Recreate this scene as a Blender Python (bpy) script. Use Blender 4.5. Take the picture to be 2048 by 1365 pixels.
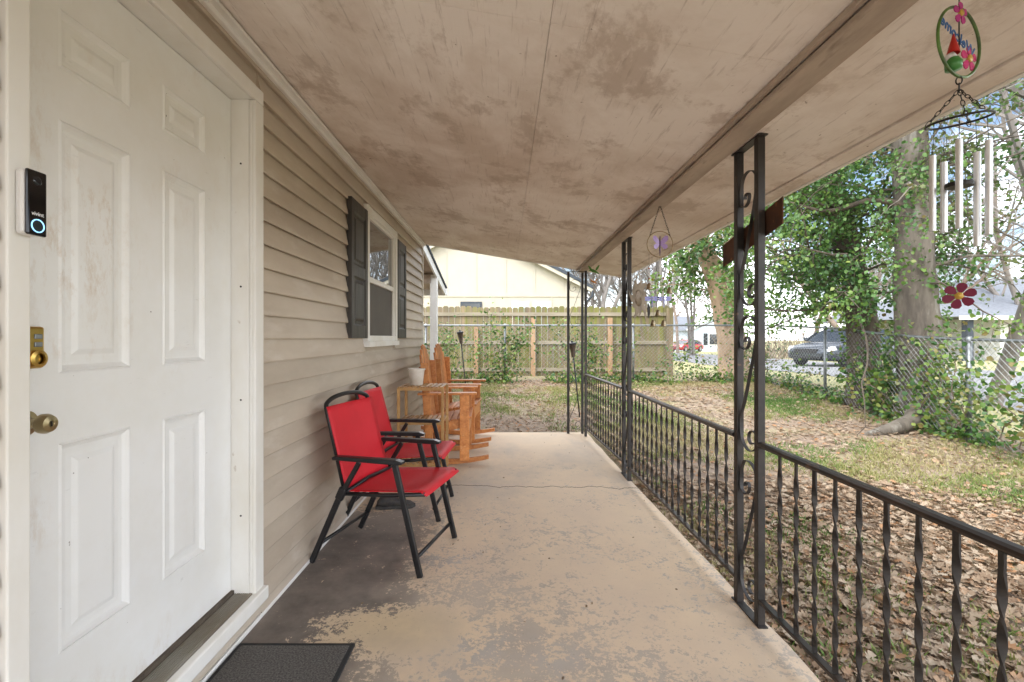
import bpy, math, random
import numpy as np
from mathutils import Vector, Matrix, noise
R = math.radians
rnd = random.Random(7)
SC = bpy.context.scene
COL = SC.collection
for o in list(bpy.data.objects): bpy.data.objects.remove(o)

# ------------------------------------------------------------ camera, sky, sun, exposure
F, VX, VY, H = 950.0, 1010.0, 676.0, 1.208
cd = bpy.data.cameras.new('camera'); cam = bpy.data.objects.new('camera', cd); COL.objects.link(cam)
cam.location = (0, 0, H); cam.rotation_euler = (R(90), 0, 0)
cd.sensor_width = 36.0; cd.lens = F / 2048 * 36.0
cd.shift_x = (1024 - VX) / 2048; cd.shift_y = -(682.5 - VY) / 2048
cd.clip_start = 0.02; cd.clip_end = 2000
SC.camera = cam
SUN_EL, SUN_AZ = 50.0, 215.0          # azimuth from +Y towards +X
w = bpy.data.worlds.new('World'); SC.world = w; w.use_nodes = True
nt = w.node_tree; nt.nodes.clear()
out = nt.nodes.new('ShaderNodeOutputWorld'); bg = nt.nodes.new('ShaderNodeBackground')
sky = nt.nodes.new('ShaderNodeTexSky'); sky.sky_type = 'NISHITA'; sky.sun_disc = False
sky.sun_elevation = R(SUN_EL); sky.sun_rotation = R(SUN_AZ); sky.air_density = 1.0; sky.dust_density = 1.5
tc = nt.nodes.new('ShaderNodeTexCoord')
nz = nt.nodes.new('ShaderNodeTexNoise'); nz.inputs['Scale'].default_value = 2.6; nz.inputs['Detail'].default_value = 7; nz.inputs['Roughness'].default_value = .55
rp = nt.nodes.new('ShaderNodeValToRGB'); rp.color_ramp.elements[0].position = .44; rp.color_ramp.elements[1].position = .60
mx = nt.nodes.new('ShaderNodeMixRGB'); mx.inputs[2].default_value = (29.5, 30.0, 31.0, 1)
cmap = nt.nodes.new('ShaderNodeMapping'); cmap.inputs['Location'].default_value = (0, 0, 0); cmap.inputs['Scale'].default_value = (1, 1, 1.8)
nt.links.new(tc.outputs['Generated'], cmap.inputs[0]); nt.links.new(cmap.outputs[0], nz.inputs['Vector']); nt.links.new(nz.outputs['Fac'], rp.inputs[0])
nt.links.new(rp.outputs[0], mx.inputs[0]); nt.links.new(sky.outputs[0], mx.inputs[1])
nt.links.new(mx.outputs[0], bg.inputs[0]); nt.links.new(bg.outputs[0], out.inputs[0])
bg.inputs[1].default_value = 0.06
sd = bpy.data.lights.new('sun', 'SUN'); so = bpy.data.objects.new('sun', sd); COL.objects.link(so)
sd.energy = 0.6; sd.angle = R(25); sd.color = (1, .96, .9)
sv = Vector((math.sin(R(SUN_AZ)) * math.cos(R(SUN_EL)), math.cos(R(SUN_AZ)) * math.cos(R(SUN_EL)), math.sin(R(SUN_EL))))
so.rotation_euler = sv.to_track_quat('Z', 'Y').to_euler()
vs = SC.view_settings; vs.view_transform = 'Standard'; vs.look = 'None'; vs.exposure = 2.05; vs.gamma = 1
SC.render.engine = 'CYCLES'; SC.cycles.max_bounces = 8; SC.cycles.diffuse_bounces = 5

# ------------------------------------------------------------ helpers
def P(px, py, y):                       # photograph pixel at a known depth -> point
    return Vector(((px - VX) * y / F, y, H + (VY - py) * y / F))
def tag(o, label=None, cat=None, group=None, kind=None):
    if label: o['label'] = label
    if cat: o['category'] = cat
    if group: o['group'] = group
    if kind: o['kind'] = kind
    return o
def empty(name, loc=(0, 0, 0), label=None, cat=None, group=None, rz=0):
    o = bpy.data.objects.new(name, None); COL.objects.link(o); o.location = loc; o.rotation_euler = (0, 0, rz)
    o.empty_display_size = .05
    return tag(o, label, cat, group)
def wloc(o):
    v = Vector((0, 0, 0))
    while o is not None: v += o.location; o = o.parent
    return v
def link(name, me, mat, parent=None):
    o = bpy.data.objects.new(name, me); COL.objects.link(o)
    if mat is not None and not me.materials: me.materials.append(mat)
    o.parent = parent
    return o
def copy_tree(o, parent=None):
    c = o.copy(); COL.objects.link(c); c.parent = parent
    for ch in [k for k in bpy.data.objects if k.parent == o]: copy_tree(ch, c)
    return c
class MB:
    def __init__(s): s.v = []; s.f = []
    def add(s, v, f):
        n = len(s.v); s.v += [tuple(p) for p in v]; s.f += [tuple(i + n for i in q) for q in f]; return s
    def box(s, x0, x1, y0, y1, z0, z1):
        return s.add([(x, y, z) for x in (x0, x1) for y in (y0, y1) for z in (z0, z1)],
                     [(0, 1, 3, 2), (4, 6, 7, 5), (0, 4, 5, 1), (2, 3, 7, 6), (0, 2, 6, 4), (1, 5, 7, 3)])
    def obox(s, c, size, rot):          # oriented box
        m = rot if isinstance(rot, Matrix) else Matrix.Rotation(rot, 3, 'Z')
        hx, hy, hz = [k / 2 for k in size]; c = Vector(c)
        return s.add([c + m @ Vector((x, y, z)) for x in (-hx, hx) for y in (-hy, hy) for z in (-hz, hz)],
                     [(0, 1, 3, 2), (4, 6, 7, 5), (0, 4, 5, 1), (2, 3, 7, 6), (0, 2, 6, 4), (1, 5, 7, 3)])
    def bar(s, p0, p1, a, b, up=(0, 0, 1)):   # rectangular bar between points; a = width sideways, b = along up
        p0, p1 = Vector(p0), Vector(p1); d = (p1 - p0).normalized(); u = Vector(up)
        if abs(d.dot(u)) > .98: u = Vector((1, 0, 0))
        sd_ = d.cross(u).normalized(); u = sd_.cross(d).normalized()
        v = [p + sd_ * i * a / 2 + u * j * b / 2 for p in (p0, p1) for i, j in ((-1, -1), (1, -1), (1, 1), (-1, 1))]
        return s.add(v, [(3, 2, 1, 0), (4, 5, 6, 7), (0, 1, 5, 4), (1, 2, 6, 5), (2, 3, 7, 6), (3, 0, 4, 7)])
    def tube(s, pts, r, n=8, cap=True):
        pts = [Vector(p) for p in pts]; k = len(pts)
        rs = r if isinstance(r, (list, tuple)) else [r] * k
        V = []; u = None
        for i, p in enumerate(pts):
            d = (pts[min(i + 1, k - 1)] - pts[max(i - 1, 0)]).normalized()
            if u is None:
                u = d.orthogonal().normalized()
            u = (u - d * u.dot(d))
            if u.length < 1e-5: u = d.orthogonal()
            u.normalize(); b = d.cross(u)
            V += [p + (u * math.cos(t) + b * math.sin(t)) * rs[i] for t in [2 * math.pi * j / n for j in range(n)]]
        Fc = [(i * n + j, i * n + (j + 1) % n, (i + 1) * n + (j + 1) % n, (i + 1) * n + j) for i in range(k - 1) for j in range(n)]
        if cap: Fc += [tuple(range(n - 1, -1, -1)), tuple((k - 1) * n + j for j in range(n))]
        return s.add(V, Fc)
    def ribbon(s, pts, wdir, wd, th):    # flat strip swept along pts, width along wdir
        pts = [Vector(p) for p in pts]; wv = Vector(wdir).normalized(); k = len(pts); V = []
        for i, p in enumerate(pts):
            d = (pts[min(i + 1, k - 1)] - pts[max(i - 1, 0)]).normalized(); nn = d.cross(wv).normalized()
            V += [p + wv * a * wd / 2 + nn * b * th / 2 for a, b in ((-1, -1), (1, -1), (1, 1), (-1, 1))]
        Fc = [(i * 4 + j, i * 4 + (j + 1) % 4, i * 4 + 4 + (j + 1) % 4, i * 4 + 4 + j) for i in range(k - 1) for j in range(4)]
        Fc += [(3, 2, 1, 0), tuple((k - 1) * 4 + j for j in range(4))]
        return s.add(V, Fc)
    def lathe(s, prof, c=(0, 0, 0), n=20, m=None):
        c = Vector(c); V = []
        for r, z in prof:
            for j in range(n):
                q = Vector((r * math.cos(2 * math.pi * j / n), r * math.sin(2 * math.pi * j / n), z))
                V.append(c + (m @ q if m else q))
        k = len(prof)
        Fc = [(i * n + j, i * n + (j + 1) % n, (i + 1) * n + (j + 1) % n, (i + 1) * n + j) for i in range(k - 1) for j in range(n)]
        return s.add(V, Fc)
    def prism(s, poly, fn, t0, t1):      # poly [(a,b)], fn(a,b,t) -> point
        n = len(poly)
        V = [fn(a, b, t0) for a, b in poly] + [fn(a, b, t1) for a, b in poly]
        return s.add(V, [tuple(range(n - 1, -1, -1)), tuple(range(n, 2 * n))] + [(i, (i + 1) % n, n + (i + 1) % n, n + i) for i in range(n)])
    def build(s, name, mat, parent=None, smooth=False, bevel=0, local=False):
        me = bpy.data.meshes.new(name)
        off = Vector((0, 0, 0)) if (local or parent is None) else wloc(parent)
        me.from_pydata([tuple(Vector(p) - off) for p in s.v], [], s.f); me.update()
        import bmesh
        b = bmesh.new(); b.from_mesh(me); bmesh.ops.recalc_face_normals(b, faces=b.faces); b.to_mesh(me); b.free()
        if smooth:
            for p in me.polygons: p.use_smooth = True
            if smooth == 'auto': me.set_sharp_from_angle(angle=R(40))
        o = link(name, me, mat, parent)
        if bevel:
            md = o.modifiers.new('bevel', 'BEVEL'); md.width = bevel; md.segments = 2; md.limit_method = 'ANGLE'
        return o
def catmull(pts, n=8):
    pts = [Vector(p) for p in pts]; out = []
    for i in range(len(pts) - 1):
        p0, p1, p2, p3 = pts[max(i - 1, 0)], pts[i], pts[i + 1], pts[min(i + 2, len(pts) - 1)]
        for k in range(n):
            t = k / n
            out.append(.5 * ((2 * p1) + (p2 - p0) * t + (2 * p0 - 5 * p1 + 4 * p2 - p3) * t * t + (3 * p1 - p0 - 3 * p2 + p3) * t ** 3))
    return out + [pts[-1]]

# ------------------------------------------------------------ materials
def newmat(name):
    m = bpy.data.materials.new(name); m.use_nodes = True
    return m, m.node_tree, m.node_tree.nodes['Principled BSDF']
def N(t, typ, **kw):
    n = t.nodes.new(typ)
    for k, v in kw.items():
        if k in n.inputs: n.inputs[k].default_value = v
        else: setattr(n, k, v)
    return n
def noise_fac(t, scale, detail=5, rough=.6, stretch=(1, 1, 1), lo=.35, hi=.65, coord='Object', dist=0, off=(0, 0, 0)):
    tcn = N(t, 'ShaderNodeTexCoord'); mp = N(t, 'ShaderNodeMapping'); mp.inputs['Scale'].default_value = stretch; mp.inputs['Location'].default_value = off
    n = N(t, 'ShaderNodeTexNoise', Scale=scale, Detail=detail, Roughness=rough, Distortion=dist)
    t.links.new(tcn.outputs[coord], mp.inputs[0]); t.links.new(mp.outputs[0], n.inputs['Vector'])
    r = N(t, 'ShaderNodeMapRange'); r.inputs[1].default_value = lo; r.inputs[2].default_value = hi
    t.links.new(n.outputs['Fac'], r.inputs[0]); return r.outputs[0]
def mixc(t, fac, a, b):
    m = N(t, 'ShaderNodeMixRGB')
    for s, v in ((0, fac), (1, a), (2, b)):
        if hasattr(v, 'links') or hasattr(v, 'is_linked'): t.links.new(v, m.inputs[s])
        elif isinstance(v, (int, float)): m.inputs[s].default_value = v
        else: m.inputs[s].default_value = (*v, 1)
    return m.outputs[0]
def mth(t, op, a, b=None, c=None, clamp=False):
    m = N(t, 'ShaderNodeMath', operation=op); m.use_clamp = clamp
    for i, v in enumerate((a, b, c)):
        if v is None: continue
        if isinstance(v, (int, float)): m.inputs[i].default_value = v
        else: t.links.new(v, m.inputs[i])
    return m.outputs[0]
def bumpn(t, b, h, strength=.3, dist=.01):
    n = N(t, 'ShaderNodeBump', Strength=strength, Distance=dist); t.links.new(h, n.inputs['Height']); t.links.new(n.outputs[0], b.inputs['Normal'])
def pm(name, c1, c2=None, scale=6, rough=.6, metal=0, stretch=(1, 1, 1), lo=.35, hi=.65, bump=0, bscale=None, c3=None, s3=40, lo3=.58, hi3=.66, vary=0, spec=.5, detail=5):
    m, t, b = newmat(name)
    b.inputs['Roughness'].default_value = rough; b.inputs['Metallic'].default_value = metal; b.inputs['Specular IOR Level'].default_value = spec
    col = None
    if c2 is not None:
        col = mixc(t, noise_fac(t, scale, detail, .62, stretch, lo, hi), c1, c2)
    if c3 is not None:
        col = mixc(t, noise_fac(t, s3, 4, .6, stretch, lo3, hi3, off=(3, 5, 7)), col if col is not None else c1, c3)
    if vary:
        oi = N(t, 'ShaderNodeObjectInfo'); hs = N(t, 'ShaderNodeHueSaturation')
        v = mth(t, 'MULTIPLY_ADD', oi.outputs['Random'], vary, 1 - vary / 2); t.links.new(v, hs.inputs['Value'])
        if col is None: hs.inputs['Color'].default_value = (*c1, 1)
        else: t.links.new(col, hs.inputs['Color'])
        col = hs.outputs[0]
    if col is None: b.inputs['Base Color'].default_value = (*c1, 1)
    else: t.links.new(col, b.inputs['Base Color'])
    if bump: bumpn(t, b, noise_fac(t, bscale or scale * 4, 6, .65, stretch, 0, 1), bump, .01)
    return m
def ramp_attr(name, cols, rough=.6, trans=0):
    m, t, b = newmat(name)
    a = N(t, 'ShaderNodeAttribute', attribute_name='var'); r = N(t, 'ShaderNodeValToRGB')
    cr = r.color_ramp
    while len(cr.elements) < len(cols): cr.elements.new(.5)
    for i, c in enumerate(cols): cr.elements[i].position = i / (len(cols) - 1); cr.elements[i].color = (*c, 1)
    t.links.new(a.outputs['Fac'], r.inputs[0]); t.links.new(r.outputs[0], b.inputs['Base Color'])
    b.inputs['Roughness'].default_value = rough
    if trans:
        tr = N(t, 'ShaderNodeBsdfTranslucent'); t.links.new(r.outputs[0], tr.inputs[0])
        ms = N(t, 'ShaderNodeMixShader'); ms.inputs[0].default_value = trans
        o = t.nodes['Material Output']; t.links.new(b.outputs[0], ms.inputs[1]); t.links.new(tr.outputs[0], ms.inputs[2]); t.links.new(ms.outputs[0], o.inputs[0])
    return m
M = {}
M['siding'] = pm('siding', (.54, .47, .385), (.43, .36, .285), 1.6, .45, vary=.10, stretch=(1, .6, 2), bump=.05, bscale=60, c3=(.56, .50, .43), s3=5, lo3=.56, hi3=.75)
M['trim'] = pm('trim_white', (.79, .785, .76), (.70, .67, .60), 3, .45, stretch=(1, 1, .5), lo=.45, hi=.75, c3=(.34, .26, .18), s3=14, lo3=.70, hi3=.8, bump=.05)
def door_mat():
    m, t, b = newmat('door_paint'); b.inputs['Roughness'].default_value = .38
    c = mixc(t, noise_fac(t, 2.2, 6, .65, lo=.40, hi=.8), (.80, .81, .81), (.72, .71, .67))
    c = mixc(t, mth(t, 'MULTIPLY', mth(t, 'MULTIPLY', noise_fac(t, 9, 8, .8, (1, 2.0, .8), .50, .70), noise_fac(t, 2.3, 3, .5, (1, 1, 1), .50, .68, off=(5, 2, 1))), .75), c, (.50, .36, .22))
    c = mixc(t, noise_fac(t, 45, 3, .5, lo=.75, hi=.78), c, (.12, .10, .09))
    c = mixc(t, mth(t, 'MULTIPLY', noise_fac(t, 18, 5, .8, (1, .5, 1.6), .64, .75, off=(9, 2, 4)), .35), c, (.28, .28, .27))
    t.links.new(c, b.inputs['Base Color']); bumpn(t, b, noise_fac(t, 120, 3, .5, (1, 3, .2), 0, 1), .04, .003); return m
M['door'] = door_mat()
def ceil_mat():
    m, t, b = newmat('ceiling_paint'); b.inputs['Roughness'].default_value = .7
    g = noise_fac(t, 1.1, 9, .66, (1, .8, 1), .42, .60, 'Object', .25)
    c = mixc(t, g, (.88, .825, .775), (.66, .575, .50))
    c = mixc(t, mth(t, 'MULTIPLY', noise_fac(t, 3.3, 8, .72, (1, .7, 1), .53, .61, 'Object', .15, (4, 1, 0)), .5), c, (.42, .325, .25))
    c = mixc(t, mth(t, 'MULTIPLY', noise_fac(t, 2.4, 6, .6, (1, 1, 1), .55, .7, 'Object', .2, (14, 3, 0)), .5), c, (.76, .68, .61))
    c = mixc(t, mth(t, 'MULTIPLY', noise_fac(t, 26, 6, .7, (2.4, .16, 1), .57, .74, 'Object', 0, (1, 8, 0)), .55), c, (.28, .21, .165))
    c = mixc(t, noise_fac(t, 30, 4, .6, (1, 1, 1), .70, .76, 'Object', 0, (7, 7, 0)), c, (.22, .15, .10))
    t.links.new(c, b.inputs['Base Color'])
    bumpn(t, b, noise_fac(t, 30, 6, .7, (3, .15, 1), 0, 1), .16, .006); return m
M['ceiling'] = ceil_mat()
M['beam'] = pm('beam_paint', (.50, .41, .335), (.30, .24, .195), 3, .65, stretch=(2, .5, 1), bump=.15, bscale=30, c3=(.22, .17, .13), s3=9, lo3=.6, hi3=.75)
M['iron'] = pm('black_iron', (.022, .021, .021), (.05, .042, .038), 9, .5, .25, c3=(.17, .095, .055), s3=16, lo3=.66, hi3=.74, bump=.08, bscale=60)
M['rail'] = pm('worn_rail', (.028, .024, .022), (.10, .065, .045), 5, .42, .35, stretch=(1, .35, 1), lo=.38, hi=.7, c3=(.20, .11, .06), s3=12, lo3=.62, hi3=.72, bump=.05)
M['rust'] = pm('rust', (.125, .052, .024), (.055, .026, .016), 7, .8, .2, c3=(.22, .09, .035), s3=22, lo3=.6, hi3=.7, bump=.2)
M['shutter'] = pm('shutter_black', (.022, .02, .019), (.06, .055, .05), 16, .5, stretch=(1, 1, .12), bump=.25, bscale=50)
M['red'] = pm('red_sling', (.60, .008, .02), (.52, .006, .016), 3, .62, bump=.12, bscale=500)
M['black'] = pm('black_tube', (.012, .012, .014), (.02, .02, .022), 10, .35, .2)
M['cedar'] = pm('cedar', (.60, .25, .075), (.42, .14, .035), 4, .45, stretch=(6, 6, 6), c3=(.60, .30, .12), s3=6, lo3=.58, hi3=.7, vary=.45, bump=.06, bscale=40)
M['bamboo'] = pm('stand_wood', (.50, .30, .12), (.38, .20, .07), 9, .5, vary=.2)
M['pot'] = pm('pot_white', (.72, .68, .62), (.60, .54, .46), 9, .4)
M['brass'] = pm('brass', (.62, .42, .12), (.45, .30, .09), 8, .28, 1)
M['bronze'] = pm('antique_brass', (.42, .34, .20), (.30, .24, .14), 14, .32, 1)
M['steel'] = pm('galvanised', (.30, .32, .33), (.20, .21, .215), 12, .4, .75)
M['chime'] = pm('aluminium_tube', (.82, .84, .87), None, rough=.35, metal=.7)
M['alu'] = pm('threshold_alu', (.42, .40, .36), (.30, .26, .2), 6, .42, .6, stretch=(1, .5, 1), c3=(.22, .15, .09), s3=8, lo3=.6, hi3=.75)
M['mat'] = pm('mat_fibre', (.055, .05, .046), (.15, .14, .13), 160, .95, bump=.6, bscale=260, detail=2)
M['mat_edge'] = pm('mat_rubber', (.022, .024, .026), None, rough=.7)
M['fence'] = pm('fence_wood', (.25, .185, .11), (.155, .13, .09), 2.2, .85, stretch=(5, 1, .5), c3=(.17, .175, .04), s3=1.6, lo3=.42, hi3=.64, vary=.35, bump=.2, bscale=14)
M['fence_post'] = pm('new_post_wood', (.45, .29, .165), (.34, .21, .115), 3, .8, stretch=(4, 4, .5), vary=.2, bump=.1)
M['fence_rail'] = pm('fence_rail_wood', (.36, .31, .23), (.25, .22, .15), 3, .85, stretch=(.5, 3, 3), vary=.2)
M['batten'] = pm('cream_wall', (.45, .415, .34), (.425, .39, .32), 2, .7)
M['roofdark'] = pm('dark_shingle', (.035, .045, .06), (.06, .07, .085), 20, .9)
M['shingle'] = pm('grey_shingle', (.20, .215, .24), (.13, .14, .16), 14, .9, stretch=(.4, 1, 4), bump=.2)
M['white'] = pm('white_paint', (.78, .78, .76), (.70, .69, .66), 4, .5)
M['bluewall'] = pm('pale_blue_siding', (.62, .70, .76), (.57, .65, .72), 3, .7)
M['glassdark'] = pm('window_dark', (.03, .035, .04), None, rough=.08, spec=.8)
M['asphalt'] = pm('pale_road', (.24, .24, .245), (.19, .19, .195), 1.2, .9, c3=(.19, .19, .19), s3=.5)
M['screen'] = pm('insect_screen', (.075, .065, .058), (.10, .088, .078), 3, .6)
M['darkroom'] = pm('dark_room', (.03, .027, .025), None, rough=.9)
M['bark'] = pm('grey_bark', (.17, .145, .115), (.07, .058, .046), 5, .9, stretch=(1.4, 1.4, .35), c3=(.25, .235, .20), s3=6, lo3=.55, hi3=.7, bump=.8, bscale=16)
M['barkd'] = pm('dark_bark', (.12, .095, .07), (.065, .05, .038), 6, .95, stretch=(1.4, 1.4, .3), bump=.9, bscale=18)
M['twig'] = pm('bare_wood', (.25, .225, .205), (.16, .145, .13), 2, .9)
M['twigb'] = pm('brown_wood', (.22, .17, .13), (.15, .115, .09), 2, .9)
M['ivy'] = ramp_attr('ivy_leaf', [(.03, .085, .025), (.06, .14, .03), (.11, .21, .04), (.19, .27, .055), (.24, .19, .07)], .42, .25)
M['ivyr'] = ramp_attr('ivy_leaf_thin', [(.05, .12, .03), (.09, .16, .04), (.15, .17, .06), (.22, .14, .07)], .5, .25)
M['litter'] = ramp_attr('oak_leaf', [(.19, .12, .07), (.28, .195, .12), (.35, .26, .175), (.40, .325, .235), (.34, .17, .07)], .75, .15)
M['grass'] = ramp_attr('grass_blade', [(.07, .16, .025), (.14, .23, .05), (.30, .29, .10), (.42, .36, .19)], .6, .25)
def plain(name, c, rough=.5, metal=0, em=0):
    m = pm(name, c, None, rough=rough, metal=metal)
    if em:
        b = m.node_tree.nodes['Principled BSDF']; b.inputs['Emission Color'].default_value = (*c, 1); b.inputs['Emission Strength'].default_value = em
    return m
def glass_mat():
    m, t, b = newmat('window_pane'); b.inputs['Base Color'].default_value = (.02, .022, .024, 1); b.inputs['Roughness'].default_value = .02
    g = N(t, 'ShaderNodeBsdfGlossy', Roughness=.015); g.inputs[0].default_value = (.85, .88, .9, 1)
    ms = N(t, 'ShaderNodeMixShader'); lw = N(t, 'ShaderNodeLayerWeight', Blend=.35)
    t.links.new(mth(t, 'MULTIPLY_ADD', lw.outputs['Fresnel'], .8, .12, clamp=True), ms.inputs[0])
    t.links.new(b.outputs[0], ms.inputs[1]); t.links.new(g.outputs[0], ms.inputs[2]); t.links.new(ms.outputs[0], t.nodes['Material Output'].inputs[0]); return m
M['pane'] = glass_mat()
def slab_mat():
    m, t, b = newmat('porch_concrete'); b.inputs['Roughness'].default_value = .8
    tcn = N(t, 'ShaderNodeTexCoord'); sp = N(t, 'ShaderNodeSeparateXYZ'); t.links.new(tcn.outputs['Object'], sp.inputs[0])
    X, Y = sp.outputs[0], sp.outputs[1]
    conc = mixc(t, noise_fac(t, 2.5, 8, .65), (.51, .43, .345), (.41, .35, .29))
    conc = mixc(t, mth(t, 'MULTIPLY', noise_fac(t, 1.3, 5, .6, lo=.52, hi=.68, off=(2, 6, 0)), .7), conc, (.44, .42, .40))
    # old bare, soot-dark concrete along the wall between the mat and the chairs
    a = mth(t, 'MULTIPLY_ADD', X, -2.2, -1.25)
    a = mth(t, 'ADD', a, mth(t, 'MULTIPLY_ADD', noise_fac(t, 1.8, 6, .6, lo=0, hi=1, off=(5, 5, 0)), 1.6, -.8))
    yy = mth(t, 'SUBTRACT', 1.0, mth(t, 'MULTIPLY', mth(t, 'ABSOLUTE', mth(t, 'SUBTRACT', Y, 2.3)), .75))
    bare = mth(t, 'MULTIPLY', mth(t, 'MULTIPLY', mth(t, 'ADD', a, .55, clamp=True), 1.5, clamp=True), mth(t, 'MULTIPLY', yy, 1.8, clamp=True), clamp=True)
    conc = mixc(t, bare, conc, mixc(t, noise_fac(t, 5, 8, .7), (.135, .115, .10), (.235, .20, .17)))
    paint = mixc(t, noise_fac(t, 1.6, 7, .65, off=(3, 1, 0)), (.70, .55, .385), (.62, .49, .36))
    paint = mixc(t, mth(t, 'MULTIPLY', noise_fac(t, 1.1, 6, .7, (1, .5, 1), .5, .7, off=(8, 1, 0)), .6), paint, (.40, .36, .32))
    # flaking paint mask
    fl = noise_fac(t, 13, 12, .80, lo=0, hi=1, dist=.5, off=(1, 2, 0)); big = noise_fac(t, 1.4, 3, .5, lo=0, hi=1, off=(6, 3, 0))
    k = mth(t, 'ADD', mth(t, 'MULTIPLY_ADD', fl, 2.4, -.70), mth(t, 'MULTIPLY_ADD', big, 1.1, -.55))
    k = mth(t, 'ADD', k, mth(t, 'MULTIPLY', bare, -.50))
    far = mth(t, 'MULTIPLY', mth(t, 'SUBTRACT', Y, 2.2), .10, clamp=True)
    k = mth(t, 'ADD', k, far)
    k = mth(t, 'ADD', k, mth(t, 'MULTIPLY_ADD', noise_fac(t, 55, 6, .75, lo=0, hi=1, off=(2, 9, 0)), 1.5, -.75))
    # the pale island of thick paint next to the mat
    dx = mth(t, 'MULTIPLY', mth(t, 'ADD', X, .50), 2.6); dy = mth(t, 'MULTIPLY', mth(t, 'SUBTRACT', Y, 1.98), 4.6)
    isl = mth(t, 'SUBTRACT', 1.0, mth(t, 'ADD', mth(t, 'MULTIPLY', dx, dx), mth(t, 'MULTIPLY', dy, dy)), clamp=True)
    k = mth(t, 'ADD', k, mth(t, 'MULTIPLY', isl, .62))
    mr = N(t, 'ShaderNodeMapRange'); mr.inputs[1].default_value = .39; mr.inputs[2].default_value = .43; t.links.new(k, mr.inputs[0])
    c = mixc(t, mr.outputs[0], conc, mixc(t, mth(t, 'MULTIPLY', isl, .8), paint, mixc(t, noise_fac(t, 6, 7, .7), (.62, .49, .31), (.50, .40, .27))))
    # crack
    cr = mth(t, 'ABSOLUTE', mth(t, 'SUBTRACT', Y, mth(t, 'ADD', mth(t, 'MULTIPLY', X, -.055), mth(t, 'MULTIPLY_ADD', noise_fac(t, 4, 6, .65, (1, .02, 1), 0, 1, off=(0, 0, 3)), .22, 3.76))))
    crm = mth(t, 'LESS_THAN', cr, .006); c = mixc(t, crm, c, (.06, .05, .045))
    c = mixc(t, mth(t, 'MULTIPLY', noise_fac(t, 60, 3, .6, lo=.66, hi=.74), .6), c, (.16, .13, .11))
    t.links.new(c, b.inputs['Base Color'])
    hgt = mth(t, 'SUBTRACT', mth(t, 'ADD', mth(t, 'MULTIPLY', mr.outputs[0], .6), mth(t, 'MULTIPLY', noise_fac(t, 90, 5, .7, lo=0, hi=1), .5)), mth(t, 'MULTIPLY', crm, 3))
    bumpn(t, b, hgt, .35, .003); return m
M['slab'] = slab_mat()
def ground_mat():
    m, t, b = newmat('yard_soil'); b.inputs['Roughness'].default_value = .95
    c = mixc(t, noise_fac(t, 1.2, 7, .65), (.25, .185, .13), (.32, .25, .185))
    c = mixc(t, mth(t, 'MULTIPLY', noise_fac(t, .9, 6, .65, lo=.48, hi=.62, off=(3, 3, 0)), .75), c, (.30, .28, .12))
    c = mixc(t, mth(t, 'MULTIPLY', noise_fac(t, 26, 8, .8, lo=.45, hi=.6), .7), c, (.34, .255, .195))
    c = mixc(t, noise_fac(t, 40, 6, .8, lo=.56, hi=.62, off=(1, 1, 0)), c, (.13, .085, .06))
    tcn = N(t, 'ShaderNodeTexCoord'); sp = N(t, 'ShaderNodeSeparateXYZ'); t.links.new(tcn.outputs['Object'], sp.inputs[0])
    far = N(t, 'ShaderNodeMapRange'); far.inputs[1].default_value = 11; far.inputs[2].default_value = 13; t.links.new(sp.outputs[1], far.inputs[0])
    fx = N(t, 'ShaderNodeMapRange'); fx.inputs[1].default_value = 5.8; fx.inputs[2].default_value = 6.6; t.links.new(sp.outputs[0], fx.inputs[0])
    c = mixc(t, mth(t, 'MAXIMUM', far.outputs[0], fx.outputs[0]), c, mixc(t, noise_fac(t, .6, 7, .7), (.36, .33, .17), (.30, .29, .12)))
    t.links.new(c, b.inputs['Base Color']); bumpn(t, b, noise_fac(t, 22, 8, .75, lo=0, hi=1), .8, .03); return m
M['ground'] = ground_mat()

# ------------------------------------------------------------ ground, road, slab
GZ = [(-30, -.14), (3, -.13), (5, -.05), (6.2, -.015), (7, .05), (8, .15), (10, .25), (12, .28), (18, .15), (30, 0), (60, -.5), (150, -1.2), (900, -4)]
def gz(x, y): return float(np.interp(y, [a for a, _ in GZ], [b for _, b in GZ]))
def gzn(x, y): return gz(x, y) + (.018 * noise.noise((x * 1.3, y * 1.3, 0)) if y < 14 and x < 7 else 0)
xs = np.concatenate([np.linspace(-400, -20, 12), np.linspace(-15, -3, 10), np.linspace(-2.5, 8, 70), np.linspace(9, 40, 20), np.linspace(50, 500, 14)])
ys = np.concatenate([np.linspace(-200, -10, 8), np.linspace(-6, 13, 110), np.linspace(14, 60, 30), np.linspace(70, 900, 20)])
g = MB(); nx = len(xs)
g.v = [(float(x), float(y), gzn(float(x), float(y)) - (0.15 if -3 < x < 1.02 and y < 5.9 else 0)) for y in ys for x in xs]
g.f = [(j * nx + i, j * nx + i + 1, (j + 1) * nx + i + 1, (j + 1) * nx + i) for j in range(len(ys) - 1) for i in range(nx - 1)]
tag(g.build('ground', M['ground'], smooth=True), kind='structure')
r_ = MB(); yr = [-60, -10, 3, 5, 6.2, 7, 8, 10, 12, 18, 24, 30, 40, 50, 60, 90, 150]
r_.v = [(x + (0 if y < 20 else (y - 20) * .12), y, gz(x, y) + .012) for y in yr for x in (7.9, 14.2)]
r_.f = [(2 * i, 2 * i + 1, 2 * i + 3, 2 * i + 2) for i in range(len(yr) - 1)]
tag(r_.build('road', M['asphalt']), kind='structure')
s_ = MB(); ye = np.linspace(-2.5, 6.07, 60); top = []
n = len(ye)
for y in ye:
    e = np.interp(y, [0, 2, 4, 6], [1.125, 1.12, 1.075, 1.05]) + .012 * noise.noise((0, y * 3, 0))
    s_.v += [(-1.12, y, 0), (e - .012, y, 0), (e, y, -.014), (e + .004, y, -.3), (-1.12, y, -.3)]
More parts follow.
